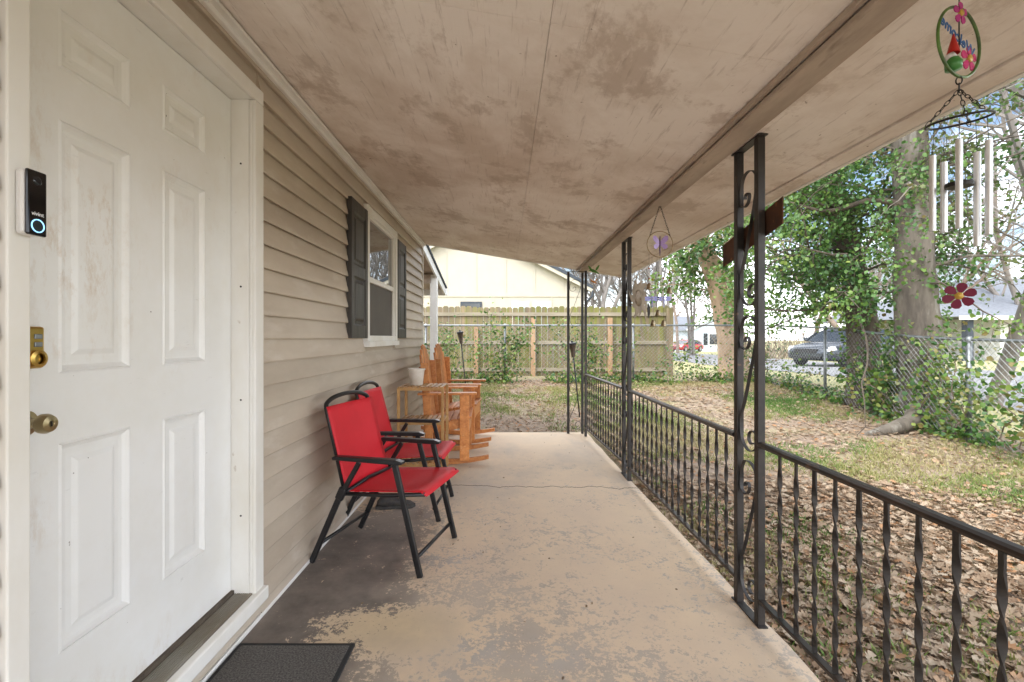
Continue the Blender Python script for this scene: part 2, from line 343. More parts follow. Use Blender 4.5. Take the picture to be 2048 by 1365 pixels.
for i in range(n - 1):
    for j in range(5): s_.f.append((i * 5 + j, i * 5 + (j + 1) % 5, i * 5 + 5 + (j + 1) % 5, i * 5 + 5 + j))
s_.f += [(4, 3, 2, 1, 0), tuple((n - 1) * 5 + j for j in range(5))]
tag(s_.build('porch_slab', M['slab']), kind='structure')

# ------------------------------------------------------------ house: wall, siding, door, window, roof
WX = -1.072                                    # sheathing plane behind the siding
house = empty('house', (-1.6, 3, 0), 'tan vinyl-sided house with white front door, shuttered window and porch roof', 'house')
wl = MB()
for (y0, y1, z0, z1) in [(-2.5, 1.0, 0, 2.44), (1.0, 2.03, 2.25, 2.44), (2.03, 3.57, 0, 2.44), (3.57, 4.54, 0, 1.17), (3.57, 4.54, 2.2, 2.44), (4.54, 6.07, 0, 2.44), (1.0, 2.03, 0, .10)]:
    wl.box(-1.24, WX, y0, y1, z0 - .05, z1)
wl.box(-7, -1.24, 5.9, 6.05, -.1, 2.9); wl.box(-7, -6.9, -2.5, 5.9, -.1, 2.9); wl.box(-7, -1.24, -2.6, -2.5, -.1, 2.9)  # unseen rest of the house body, added to block sky light from the left
wl.build('wall', M['siding'], house)
def board(y0, y1, z0, h):
    pr = [(0, .004), (.012, .004), (.0135, 0), (.024, -.002), (.026, .004), (.0225, h * .25), (.013, h * .6), (.0055, h * .93), (.003, h + .003), (0, h + .003)]
    b = MB(); b.prism(pr, lambda a, c, t: (WX + a, t, z0 + c), y0, y1)
    o = b.build('siding_board', M['siding'], house); return o
CH = .1036; z = .065
board(2.047, 6.055, .022, .043); 
while z < 2.36:
    h = min(CH, 2.405 - z); segs = [(-2.4, 6.055)]
    if z < 2.26: segs = [(-2.4, .985), (2.047, 6.055)]
    if z + h > 1.16 and z < 2.21:
        segs = [q for sgm in segs for q in ([(sgm[0], 3.565), (4.545, sgm[1])] if sgm[1] > 5 else [sgm])]
    for sgm in segs: board(sgm[0], sgm[1], z, h)
    z += CH
board(.99, 2.047, .03, .055)
for nm, bx_, mt in [('starter_strip', (-1.075, -1.046, -2.4, 6.06, .001, .021), 'trim'), ('frieze_board', (-1.075, -1.035, -2.4, 6.075, 2.365, 2.402), 'trim'),
                    ('crown_strip', (-1.06, -1.008, -2.4, 6.075, 2.3835, 2.398), 'trim'),
                    ('corner_trim', (-1.12, -1.043, 6.055, 6.085, 0, 2.36), 'trim')]:
    MB().box(*bx_).build(nm, M[mt], house, bevel=.003)
# door frame
fr = empty('door_frame', (-1.1, 1.5, .1)); fr.parent = house; fr.location = Vector((-1.1, 1.5, .1)) - house.location
def cas(y0, y1, z0, z1, nm='casing', x0=-1.075, x1=-1.038): MB().box(x0, x1, y0, y1, z0, z1).build(nm, M['trim'], fr, bevel=.004)
cas(.990, 1.0405, .10, 2.2); cas(1.977, 2.045, .10, 2.2); cas(.990, 2.045, 2.2015, 2.262)
cas(1.030, 1.040, .14, 2.199, 'jamb', -1.16, -1.050); cas(1.9695, 1.9755, .14, 2.199, 'jamb', -1.16, -1.062); cas(1.041, 1.969, 2.1965, 2.2, 'jamb', -1.16, -1.05)
cas(1.9725, 1.976, .16, 2.196, 'jamb_stop', -1.0615, -1.049)
for zz in (.47, .95, 1.42, 1.93): MB().lathe([(.0, .0), (.004, .0), (.004, .002), (0, .003)], (-1.095, 1.9695, zz), 8, Matrix.Rotation(R(90), 3, 'X')).build('screw_head', M['black'], fr)
th = MB().box(-1.16, -1.052, .995, 2.03, .105, .146)
for i in range(8): th.box(-1.118 + i * .008, -1.114 + i * .008, 1.041, 1.968, .1455, .150)
th.build('threshold', M['alu'], fr, bevel=.001)
MB().box(-1.135, -1.122, 1.041, 1.968, .146, .162).build('door_sweep', M['barkd'], fr)
MB().box(-1.051, -1.018, .985, 2.05, .088, .144).build('sill_nose', M['trim'], fr, bevel=.006)
# door leaf
dr = empty('door', (0, 0, 0)); dr.parent = house; dr.location = Vector((-1.135, 1.51, .165)) - house.location
DX = -1.135; Y0, Y1, Z0, Z1 = 1.043, 1.967, .163, 2.194
cols_ = [(1.207, 1.438), (1.574, 1.797)]; rows_ = [(.402, .94), (1.117, 1.766), (1.897, 2.05)]
lf = MB(); yb = [Y0, cols_[0][0], cols_[0][1], cols_[1][0], cols_[1][1], Y1]
for i in (0, 2, 4): lf.box(DX - .04, DX, yb[i], yb[i + 1], Z0, Z1)
for c in cols_:
    zb = [Z0] + [q for r in rows_ for q in r] + [Z1]
    for i in (0, 2, 4, 6): lf.box(DX - .04, DX, c[0], c[1], zb[i], zb[i + 1])
lf.build('door_leaf', M['door'], dr)
for c in cols_:
    for r in rows_:
        p = MB(); V = []
        for ins, d in [(0, -.001), (.006, .003), (.012, -.004), (.020, -.010), (.030, -.011), (.046, -.010), (.060, -.0035), (.066, -.003)]:
            V += [(DX + d, c[0] + ins, r[0] + ins), (DX + d, c[1] - ins, r[0] + ins), (DX + d, c[1] - ins, r[1] - ins), (DX + d, c[0] + ins, r[1] - ins)]
        Fc = [(k * 4 + j, k * 4 + (j + 1) % 4, k * 4 + 4 + (j + 1) % 4, k * 4 + 4 + j) for k in range(7) for j in range(4)] + [(28, 29, 30, 31)]
        p.add(V, Fc).build('door_panel', M['door'], dr)
mX = Matrix.Rotation(R(90), 3, 'Y')
MB().lathe([(0, 0), (.030, 0), (.030, .004), (.016, .008), (.011, .016), (.010, .028), (.015, .034), (.023, .042), (.0235, .052), (.019, .062), (.008, .0645), (.007, .063), (0, .063)], (DX, 1.122, 1.005), 28, mX).build('door_knob', M['bronze'], dr, smooth='auto')
MB().box(DX + .0635, DX + .0655, 1.1205, 1.1235, .999, 1.011).build('keyhole', M['black'], dr)
MB().box(DX + .0005, DX + .022, 1.088, 1.150, 1.135, 1.235).build('keypad_lock', M['brass'], dr, bevel=.006)
for k in range(2): MB().box(DX + .021, DX + .0245, 1.122, 1.142, 1.192 + k * .019 - .006, 1.192 + k * .019 + .006).build('keypad_button', M['steel'], dr, bevel=.002)
MB().lathe([(.012, .0), (.02, .0), (.021, .006), (.013, .008), (.012, .004)], (DX + .022, 1.130, 1.158), 20, mX).build('lock_cylinder', M['brass'], dr, smooth='auto')
# window
wn = empty('window'); wn.parent = house; wn.location = Vector((-1.05, 4.05, 1.15)) - house.location
WA, WB, WZ0, WZ1 = 3.562, 4.548, 1.15, 2.215
def wbx(nm, mt, *a, bv=.003): MB().box(*a).build(nm, M[mt], wn, bevel=bv)
for a in [(WA, WA + .055, WZ0 + .03, WZ1), (WB - .055, WB, WZ0 + .03, WZ1)]: wbx('frame', 'trim', -1.12, -1.028, a[0], a[1], a[2], a[3])
wbx('frame', 'trim', -1.12, -1.03, WA + .055, WB - .055, WZ1 - .055, WZ1 - .001)
wbx('sill', 'trim', -1.12, -1.012, WA - .008, WB + .008, WZ0 - .012, WZ0 + .0295); wbx('frame', 'trim', -1.12, -1.034, WA + .055, WB - .055, WZ0 + .03, WZ0 + .075)
zm = 1.66
for a in [(zm - .02, zm + .022), (WZ1 - .085, WZ1 - .056)]: wbx('sash_rail', 'trim', -1.085, -1.045, WA + .0555, WB - .0555, a[0], a[1])
for a in [(WA + .0552, WA + .085), (WB - .085, WB - .0552)]: wbx('sash_stile', 'trim', -1.085, -1.047, a[0], a[1], WZ0 + .076, WZ1 - .086)
wbx('pane', 'pane', -1.07, -1.066, WA + .08, WB - .08, zm + .02, WZ1 - .08, bv=0)
wbx('insect_screen', 'screen', -1.066, -1.063, WA + .08, WB - .08, WZ0 + .07, zm - .018, bv=0)
wbx('dark_room_backing', 'darkroom', -1.2, -1.18, WA, WB, WZ0, WZ1, bv=0)  # near-black backing panel, its colour standing in for the unlit room
def shutter(y0, y1):
    s = empty('shutter'); s.parent = house; s.location = Vector((-1.04, y0, 1.2)) - house.location
    z0, z1 = 1.205, 2.155; x0, x1 = -1.0555, -1.022
    zs = [z0, z0 + .09, z0 + .425, z0 + .505, z1 - .085, z1]
    for a in ((y0, y0 + .055), (y1 - .055, y1)): MB().box(x0, x1, a[0], a[1], z0, z1).build('stile', M['shutter'], s, bevel=.003)
    for i in (0, 2, 4): MB().box(x0, x1 - .002, y0 + .0555, y1 - .0555, zs[i], zs[i + 1]).build('rail', M['shutter'], s, bevel=.002)
    for i in (1, 3):
        p = MB(); V = []
        for ins, d in [(0, -.006), (.012, -.014), (.03, -.012), (.045, -.003)]:
            a, b_, c, d2 = y0 + .054 + ins, y1 - .054 - ins, zs[i] + ins, zs[i + 1] - ins
            V += [(x1 + d, a, c), (x1 + d, b_, c), (x1 + d, b_, d2), (x1 + d, a, d2)]
        p.add(V, [(k * 4 + j, k * 4 + (j + 1) % 4, k * 4 + 4 + (j + 1) % 4, k * 4 + 4 + j) for k in range(3) for j in range(4)] + [(12, 13, 14, 15)])
        p.build('raised_panel', M['shutter'], s)
shutter(3.17, 3.545); shutter(4.556, 4.925)
# porch roof
SL = .167
def cz(x): return 2.415 - SL * (x + 1.055)
rf = empty('porch_roof'); rf.parent = house; rf.location = Vector((0, 3, 2.4)) - house.location
def slabp(nm, mt, x0, x1, y0, y1, lo, hi, bv=0): MB().prism([(x0, cz(x0) + lo), (x1, cz(x1) + lo), (x1, cz(x1) + hi), (x0, cz(x0) + hi)], lambda a, b_, t: (a, t, b_), y0, y1).build(nm, M[mt], rf, bevel=bv)
for (x0, x1) in [(-1.05, .1438), (.1452, 1.0)]:
    for (y0, y1) in [(-2.4, -.921), (-.918, 1.5193), (1.5207, 3.959), (3.961, 6.11)]:
        slabp('ceiling_panel', 'ceiling', x0, x1, y0, y1, 0, .012, .0015)
slabp('soffit_board', 'ceiling', 1.0005, 1.432, -2.4, 2.2, -.001, .012, .0015); slabp('soffit_board', 'ceiling', 1.0005, 1.432, 2.203, 6.11, -.001, .012, .0015)
slabp('fascia_trim', 'ceiling', 1.436, 1.505, -2.4, 6.115, -.008, .012, .003)
slabp('seam_batten', 'beam', 1.431, 1.437, -2.4, 6.1, .004, .02)
MB().box(1.506, 1.528, -2.4, 6.125, cz(1.5) - .012, cz(1.5) + .11).build('fascia', M['trim'], rf, bevel=.003)
slabp('roof_deck', 'roofdark', -7.2, 1.535, -2.6, 6.105, .0125, .12)  # carried back unseen over the house body to block sky light
slabp('rake_board', 'trim', -1.0, 1.5, 6.112, 6.13, -.004, .11)
MB().box(.925, 1.03, -2.4, 6.108, 2.045, cz(1.03) - .002).build('beam', M['beam'], rf, bevel=.005)
MB().box(.905, .9245, -2.4, 6.108, cz(.905) - .022, cz(.905) - .004).build('beam_moulding', M['beam'], rf, bevel=.003)
# low side porch behind the house corner
bp = empty('side_porch', (-1.5, 7.5, 0.1), 'small white side porch roof with shingled edge and square white post', 'porch')
def bz(y): return 2.52 - .17 * (y - 6.2)
def bpr(nm, mt, x0, x1, y0, y1, lo, hi): MB().prism([(y0, bz(y0) + lo), (y1, bz(y1) + lo), (y1, bz(y1) + hi), (y0, bz(y0) + hi)], lambda a, b_, t: (t, a, b_), x0, x1).build(nm, M[mt], bp)
bpr('rake_board', 'white', -1.125, -1.095, 6.13, 8.75, -.09, .035); bpr('roof_shingles', 'roofdark', -4, -1.07, 6.13, 8.80, .036, .065); bpr('soffit', 'beam', -4, -1.126, 6.13, 8.7, -.005, .02)
MB().box(-4, -1.06, 8.7505, 8.78, bz(8.75) - .10, bz(8.75) + .03).build('eave_board', M['white'], bp); MB().box(-4, -1.2, 7.68, 7.80, bz(7.8) - .16, bz(7.8) - .02).build('header', M['beam'], bp)
MB().box(-1.215, -1.10, 7.68, 7.795, gz(0, 7.7), bz(7.8) - .02).build('post', M['white'], bp, bevel=.006)

# ------------------------------------------------------------ doorbell and mat
db = empty('doorbell', (-1.038, 1.024, 1.5), 'white and black video doorbell with glowing blue ring on door casing', 'doorbell')
MB().box(-1.0375, -1.016, 1.003, 1.046, 1.428, 1.568).build('housing', plain('doorbell_white', (.75, .75, .75), .3), db, bevel=.008)
MB().box(-1.0158, -1.008, 1.003, 1.046, 1.428, 1.568).build('faceplate', plain('doorbell_black', (.004, .004, .005), .08), db, bevel=.0035)
MB().lathe([(.0125, 0), (.0145, 0), (.0145, .0012), (.0125, .0012), (.0125, 0)], (-1.0079, 1.0245, 1.449), 32, mX).build('light_ring', plain('ring_light', (.25, .55, 1.0), .3, em=.5), db)
MB().lathe([(0, .0008), (.0115, .0008), (.012, 0)], (-1.0079, 1.0245, 1.449), 28, mX).build('button', plain('button_grey', (.02, .03, .04), .15), db)
MB().lathe([(0, .0015), (.006, .0015), (.0095, .0008), (.010, 0)], (-1.0079, 1.0245, 1.546), 28, mX).build('camera_lens', plain('lens', (.01, .012, .016), .05), db, smooth=True)
def text_mesh(name, body, size, mat, parent, mtx, ext=.0004, shear=0):
    cu = bpy.data.curves.new(name, 'FONT'); cu.body = body; cu.size = size; cu.extrude = ext; cu.align_x = 'CENTER'; cu.align_y = 'CENTER'; cu.shear = shear; cu.resolution_u = 3
    o = bpy.data.objects.new(name, cu); COL.objects.link(o); dg = bpy.context.evaluated_depsgraph_get()
    me = bpy.data.meshes.new_from_object(o.evaluated_get(dg)); bpy.data.objects.remove(o)
    me.transform(mtx); me.transform(Matrix.Translation(-wloc(parent))); me.materials.clear()
    return link(name, me, mat, parent)
text_mesh('lettering', 'vivint', .0125, plain('print_white', (.8, .8, .8)), db, Matrix.Translation((-1.0076, 1.0245, 1.4745)) @ Matrix.Rotation(R(90), 4, 'Z') @ Matrix.Rotation(R(90), 4, 'X'))
dm = empty('doormat', (-.8, 1.5, 0), 'dark charcoal fibre doormat with rubber edge lying before the door', 'doormat')
MB().box(-1.025, -.605, 1.09, 1.845, .003, .013).build('pile', M['mat'], dm); mb = MB()
for a in [(-1.04, -.588, 1.8455, 1.863), (-1.04, -.588, 1.07, 1.0895), (-.6045, -.588, 1.09, 1.845), (-1.04, -1.0255, 1.09, 1.845)]: mb.box(a[0], a[1], a[2], a[3], .001, .010)
mb.build('edging', M['mat_edge'], dm)

# ------------------------------------------------------------ iron posts and railing
SP = [(185, 400), (188, 378), (203, 374), (209, 395), (200, 428), (181, 440), (162, 420), (155, 350), (175, 275), (206, 256), (238, 282), (248, 335), (240, 430), (213, 570), (183, 720), (163, 800), (158, 870), (170, 950), (205, 989), (243, 968), (254, 920), (243, 882), (224, 876), (208, 896), (206, 930), (219, 948), (232, 938)]
def scroll(y_far, y_near, x, ztop, zbot, flip=False):
    pts = []
    for a, b_ in SP:
        u = min(max((a - 157) / 95.0, .02), .98); v = (b_ - 256) / 733.0
        pts.append((x, y_far + (y_near - y_far) * u, ztop + (zbot - ztop) * v))
    return MB().ribbon(catmull(pts, 5), (1, 0, 0), .014, .0035)
def porch_post(x, yf, yn, ztop, label):
    t = empty('porch_post', (x, (yf + yn) / 2, 0), label, 'post', 'scrolled iron porch posts')
    for y in (yf, yn): MB().box(x - .016, x + .016, y - .016, y + .016, .004, ztop - .006).build('leg', M['iron'], t, bevel=.003)
    for zz in (0.0005, ztop - .0055): MB().box(x - .02, x + .02, yn - .03, yf + .03, zz, zz + .005).build('end_plate', M['iron'], t)
    for (a, b_) in [(1.94, 1.349), (1.305, .713), (.665, .062)]: scroll(yf - .018, yn + .018, x, a, b_).build('scroll', M['iron'], t)
    return t
PX = 1.072
porch_post(PX, 2.178, 2.0, cz(PX) - .003, 'scrolled black iron porch post carrying the rusty plate')
porch_post(1.055, 4.22, 4.03, cz(1.055) - .003, 'scrolled black iron porch post with the metal sun hung on it')
# corner post of three legs
cp = empty('porch_post', (.9, 5.95, 0), 'three-legged black iron corner post at the end of the porch', 'post', 'scrolled iron porch posts')
for (x, y) in [(.795, 5.97), (.972, 5.97), (.985, 5.80)]: MB().box(x - .015, x + .015, y - .015, y + .015, .004, cz(max(x, .93)) - .05 if x < 1 else 2).build('leg', M['iron'], cp, bevel=.003)
MB().box(.775, .99, 5.955, 5.985, cz(.93) - .0495, cz(.93) - .044).build('end_plate', M['iron'], cp)
for (a, b_) in [(1.94, 1.349), (1.305, .713), (.665, .062)]:
    sm = scroll(.813, .955, 0, a, b_); sm.v = [(p[1], 5.97 + p[0], p[2]) for p in sm.v]; sm.build('scroll', M['iron'], cp)
bal = MB(); n = 46; zb0, zb1 = .118, .755; k4 = []
for i in range(n + 1):
    t_ = i / n; zz = zb0 + (zb1 - zb0) * t_
    tw = 0 if t_ > .9 else (0.9 - t_) / .9 * math.pi * 5.5
    c, s = math.cos(tw), math.sin(tw)
    for a, b_ in ((-.0085, -.0028), (.0085, -.0028), (.0085, .0028), (-.0085, .0028)): bal.v.append((a * c - b_ * s, a * s + b_ * c, zz))
for i in range(n):
    for j in range(4): bal.f.append((i * 4 + j, i * 4 + (j + 1) % 4, i * 4 + 4 + (j + 1) % 4, i * 4 + 4 + j))
bme = bpy.data.meshes.new('baluster'); bme.from_pydata(bal.v, [], bal.f); bme.materials.append(M['iron']); bme.shade_smooth(); bme.set_sharp_from_angle(angle=R(60))
def railing(p0, p1, label, start=.13, dz=0):
    p0, p1 = Vector(p0), Vector(p1); d = (p1 - p0); L = d.length; d.normalize()
    t = empty('railing_panel', (p0 + p1) / 2, label, 'railing', 'twisted baluster porch railings')
    up = Vector((0, 0, 1)); sdv = d.cross(up)
    prof = [(-.019, 0), (.019, 0), (.021, .005), (.019, .012), (.010, .017), (-.010, .017), (-.019, .012), (-.021, .005)]
    a = MB(); q0, q1 = p0 + up * (.755 + dz), p1 + up * (.755 + dz)
    a.prism(prof, lambda x, z, tt: tuple((q0 if tt == 0 else q1) + sdv * x + up * z), 0, 1); a.build('top_rail', M['rail'], t)
    MB().bar(p0 + up * .751, p1 + up * .751, .012, .008).build('rail_channel', M['iron'], t)
    MB().bar(p0 + up * .108, p1 + up * .108, .026, .015).build('bottom_rail', M['rail'], t, bevel=.002)
    s = start
    while s < L - .06:
        o = bpy.data.objects.new('baluster', bme); COL.objects.link(o); o.parent = t
        o.location = p0 + d * s - t.location; o.rotation_euler = (0, 0, rnd.uniform(-.25, .25) + math.pi / 2); s += .1034
railing((PX, 1.983, 0), (1.078, -1.2, 0), 'twisted baluster railing running beside the doormat end of the porch')
railing((PX - .002, 2.196, 0), (1.057, 4.012, 0), 'twisted baluster railing between the two scrolled posts', .1)
railing((1.054, 4.24, 0), (.986, 5.785, 0), 'twisted baluster railing ending at the three-legged corner post', .09)

# ------------------------------------------------------------ rusty plate and metal sun on the posts
def yz(ylist, x0, x1):
    return MB().prism(ylist, lambda a, b_, t: (t, a, b_), x0, x1)
yz([(2.386, 1.670), (2.386, 1.562), (1.873, 1.659), (1.873, 1.766)], 1.094, 1.097)
pl = yz([(2.386, 1.670), (2.386, 1.562), (1.873, 1.659), (1.873, 1.766)], 1.0945, 1.0985).build('rusty_plate', M['rust'])
tag(pl, 'tilted strip of rusty sheet metal wired to the porch post', 'metal plate')
ms = empty('metal_sun', (1.085, 4.12, 1.55), 'brown metal sun with wavy rays hung on the second porch post', 'wall ornament')
sunm = pm('sun_metal', (.20, .145, .095), (.12, .085, .055), 9, .5, .5)
for i in range(11):
    a0 = 2 * math.pi * i / 11 + .2; L = .225 if i % 2 else .17; pts = []; k = 9
    for sgn in (1, -1):
        rng = range(k) if sgn == 1 else range(k - 1, -1, -1)
        for j in rng:
            u = j / (k - 1); rr = .06 + (L - .06) * u; wv = .030 * (1 - u) ** .8 * (1.0 + .5 * math.sin(u * 3)) + .001
            aa = a0 + .20 * math.sin(u * 4.2); pts.append((rr * math.cos(aa) - sgn * wv * math.sin(aa), rr * math.sin(aa) + sgn * wv * math.cos(aa)))
    MB().prism(pts, lambda a, b_, t: (t + .02 * (a * a + b_ * b_) * 20, a, b_), .0, .002).build('ray', sunm, ms, local=True)
MB().lathe([(0, .022), (.03, .02), (.06, .012), (.08, .0), (.078, -.002), (0, .006)], (0, 0, 0), 28, mX).build('face_disc', sunm, ms, smooth=True, local=True)
MB().lathe([(0, .012), (.012, .008), (.016, 0)], (.020, 0, -.003), 12, mX).build('nose', sunm, ms, smooth=True, local=True)
ms.rotation_euler = (0, 0, R(-42)); ms.location = (1.15, 4.10, 1.55)

# ------------------------------------------------------------ hanging ornaments
wire = plain('dark_wire', (.03, .028, .026), .5, .6)
def ring_pts(c, r, ax1, ax2, n=40, sx=1, sz=1): return [Vector(c) + Vector(ax1) * r * sx * math.cos(2 * math.pi * i / n) + Vector(ax2) * r * sz * math.sin(2 * math.pi * i / n) for i in range(n + 1)]
def flower(c, r, ax1, ax2, nrm, n, mp, mc, parent, nm='petal'):
    c, ax1, ax2, nrm = Vector(c), Vector(ax1), Vector(ax2), Vector(nrm)
    for i in range(n):
        a = 2 * math.pi * i / n + .3; d = ax1 * math.cos(a) + ax2 * math.sin(a); e = ax2 * math.cos(a) - ax1 * math.sin(a)
        poly = [(.18, .0), (.42, .22), (.72, .33), (.95, .24), (1.02, 0), (.95, -.24), (.72, -.33), (.42, -.22)]
        MB().prism(poly, lambda u, v, t: tuple(c + d * u * r + e * v * r + nrm * (t + .06 * r * u)), -.001, .001).build(nm, mp, parent)
    rot = nrm.to_track_quat('Z', 'Y').to_matrix()
    MB().lathe([(0, .006), (r * .2, .004), (r * .3, 0), (r * .28, -.003), (0, -.003)], c, 16, rot).build('flower_centre', mc, parent, smooth=True)
wc = empty('wind_chime', (1.085, 1.135, 2.05), 'welcome wind chime with five silver tubes and a dark red flower', 'wind chime', 'hanging porch ornaments')
C0 = Vector((1.085, 1.135, 0)); vd = Vector((1.085, 1.135, 0)).normalized(); side = Vector((vd.y, -vd.x, 0))
pa = (side * math.cos(R(64)) + vd * math.sin(R(64))).normalized(); pn = Vector((pa.y, -pa.x, 0)); zU = Vector((0, 0, 1))
zr = 1.914
MB().tube([C0 + zU * 2.055, C0 + zU * 1.995], .0015, 6).build('hook', wire, wc)
MB().tube(ring_pts(C0 + zU * zr, .082, pa, zU), .0034, 8, False).build('welcome_ring', pm('ring_paint', (.10, .22, .035), (.02, .025, .02), 14, .4), wc, smooth=True)
mt4 = Matrix((( -pa.x, 0, -pn.x, 0), (-pa.y, 0, -pn.y, 0), (0, 1, 0, 0), (0, 0, 0, 1))).to_4x4()
mt4.translation = C0 + zU * (zr + .012) - pn * .001
text_mesh('lettering', 'Welcome', .036, plain('blue_paint', (.03, .13, .36), .4), wc, mt4 @ Matrix.Rotation(R(24), 4, 'Z'), .001, .25)
pink = plain('pink_enamel', (.50, .03, .16), .2); yel = plain('yellow_enamel', (.55, .35, .06), .3); magenta = plain('magenta_enamel', (.42, .02, .22), .2)
flower(C0 + zU * (zr + .068) + pn * .004, .026, pa, zU, -pn, 5, magenta, yel, wc)
flower(C0 + zU * (zr - .030) + pa * .042, .030, pa, zU, -pn, 5, pink, yel, wc)
gp = C0 - pa * .022 + zU * (zr - .06)
MB().lathe([(.0, .0), (.016, .002), (.017, .018), (.010, .03)], gp - zU * .012, 12).build('gnome_body', plain('green_enamel', (.05, .22, .05), .3), wc, smooth=True)
MB().lathe([(0, -.006), (.009, .004), (.012, .022), (.006, .032)], gp + zU * .002 - pn * .006, 10).build('gnome_beard', plain('white_enamel', (.7, .7, .7), .3), wc, smooth=True)
MB().lathe([(.013, .028), (.010, .042), (.005, .06), (.002, .074), (0, .076)], gp, 10).build('gnome_hat', plain('red_enamel', (.45, .02, .015), .3), wc, smooth=True)
MB().tube([C0 + zU * (zr + .08), C0 + zU * (zr - .02)], .0016, 6).build('windmill_stem', wire, wc)
def chain(p0, p1, r, nm, parent, mat):
    p0, p1 = Vector(p0), Vector(p1); L = (p1 - p0).length; k = max(2, int(L / (r * 2.9))); d = (p1 - p0).normalized(); u = d.orthogonal().normalized(); v = d.cross(u); b = MB()
    for i in range(k):
        c = p0 + (p1 - p0) * ((i + .5) / k); e = u if i % 2 else v
        b.tube(ring_pts(c, r, d, e, 10, L / k / (2 * r) * 1.25, .8), r * .22, 5, False)
    b.build(nm, mat, parent)
hz_ = 1.727; C1 = C0 + zU * 1.80
chain(C0 + zU * (zr - .084), C1, .007, 'chain', wc, wire)
for k in range(3):
    a = 2 * math.pi * k / 3 + .5; chain(C1, C0 + Vector((.06 * math.cos(a), .06 * math.sin(a), hz_)), .0045, 'chain', wc, wire)
MB().tube(ring_pts(C0 + zU * hz_, .06, (1, 0, .12), (0, 1, .10)), .0026, 8, False).build('hoop', wire, wc, smooth=True)
for i, (dx, zt, zb) in enumerate([(-.047, 1.655, 1.470), (-.027, 1.640, 1.467), (0.0, 1.672, 1.465), (.031, 1.648, 1.425), (.050, 1.668, 1.448)]):
    c = C0 + side * dx + vd * (.03 * math.sin(i * 2.3))
    MB().lathe([(.0062, zb), (.0068, zb), (.0068, zt), (.0062, zt), (.0056, zt), (.0056, zb), (.0062, zb)], (c.x, c.y, 0), 14).build('tube', M['chime'], wc, smooth='auto')
    MB().tube([(c.x, c.y, zt), (c.x + (C0.x - c.x) * .1, c.y, hz_)], .0006, 4).build('string', wire, wc)
MB().lathe([(0, 1.578), (.026, 1.578), (.027, 1.574), (.026, 1.568), (0, 1.568)], (C0.x, C0.y, 0), 20).build('striker', wire, wc)
MB().tube([C0 + zU * hz_, C0 + zU * 1.34], .0006, 4).build('string', wire, wc)
flower(C0 + zU * 1.308, .031, side, zU, -vd, 6, plain('dark_red_enamel', (.16, .006, .04), .35), yel, wc)
# butterfly ring with bells
bc = empty('wind_chime', (.985, 3.02, 2.05), 'butterfly ring wind chime with beads, little bells and dragonflies', 'wind chime', 'hanging porch ornaments')
B0 = Vector((.985, 3.02, 0)); X_, Z_ = Vector((1, 0, 0)), Vector((0, 0, 1))
zc = H + (VY - 489) * 3.02 / F; gold = plain('bronze_wire', (.28, .19, .09), .35, .7)
ztop = 2.044; apex = zc + .25
MB().tube([B0 + Z_ * ztop, B0 + Z_ * (apex + .0)], .002, 5).build('hook', wire, bc)
for s in (-1, 1): chain(B0 + Z_ * apex, B0 + X_ * s * .066 + Z_ * (zc + .048), .005, 'chain', bc, wire)
MB().tube(ring_pts(B0 + Z_ * zc, .082, X_, Z_), .0025, 8, False).build('ring', gold, bc, smooth=True)
lil = plain('lilac_glass', (.42, .30, .62), .12); dkv = plain('violet_edge', (.09, .04, .13), .3)
for s in (-1, 1):
    for (q, mm, yo) in [([(0, .0), (.012, .03), (.034, .052), (.05, .045), (.05, .022), (.03, .0)], lil, 0), ([(0, 0), (.03, -.002), (.046, -.014), (.044, -.034), (.026, -.04), (.008, -.018)], lil, 0)]:
        MB().prism([(s * a, b_) for a, b_ in q], lambda a, b_, t: (B0.x + a * .95, B0.y + t - abs(a) * .3, zc + .005 + b_ * .95), -.0012, .0012).build('wing', mm, bc)
MB().tube([B0 + Z_ * (zc + .05), B0 + Z_ * (zc + .01), B0 + Z_ * (zc - .03), B0 + Z_ * (zc - .075)], [.003, .006, .005, .002], 8).build('butterfly_body', dkv, bc, smooth=True)
bell = [(0, .0), (.006, 0), (.012, -.006), (.015, -.02), (.017, -.032), (.021, -.04), (.019, -.04), (.014, -.03), (0, -.006)]
bellm = plain('bell_brass', (.30, .24, .15), .35, .8); beadm = plain('amber_bead', (.30, .08, .03), .15); bluem = plain('blue_lilac', (.22, .22, .55), .35)
def pz(py, y=3.02): return H + (VY - py) * y / F
def pxx(px, y=3.02): return (px - VX) * y / F
for (px, b_py, beads) in [(1298, 567, (537, 558)), (1339, 575, (546, 561)), (1316, 620, (569,)), (1306, 641, (560,)), (1327, 641, (557,))]:
    x = pxx(px); zt = zc - .06 if px in (1298, 1339) else zc - .082
    MB().tube([(x if px in (1298, 1339) else B0.x + (x - B0.x) * .4, B0.y, zt), (x, B0.y, pz(b_py))], .0007, 4).build('string', wire, bc)
    MB().lathe(bell, (x, B0.y, pz(b_py)), 14).build('bell', bellm, bc, smooth=True)
    for q in beads: MB().lathe([(0, .006), (.005, .004), (.006, 0), (.005, -.004), (0, -.006)], (x, B0.y, pz(q)), 10).build('bead', beadm, bc, smooth=True)
for px in (1304, 1328):
    c = Vector((pxx(px), B0.y, pz(600)))
    for s in (-1, 1):
        for dz_ in (.012, -.002): MB().prism([(0, 0), (.02, .010), (.043, .006), (.045, -.003), (.02, -.006)], lambda a, b_, t: (c.x + s * a, c.y + t, c.z + dz_ + b_), -.001, .001).build('wing', bluem, bc)
    MB().tube([c + Z_ * .025, c, c - Z_ * .05], [.004, .004, .0015], 6).build('dragonfly_body', bluem, bc)
    MB().tube([c + Z_ * .025, (c.x, c.y, zc - .08)], .0007, 4).build('string', wire, bc)
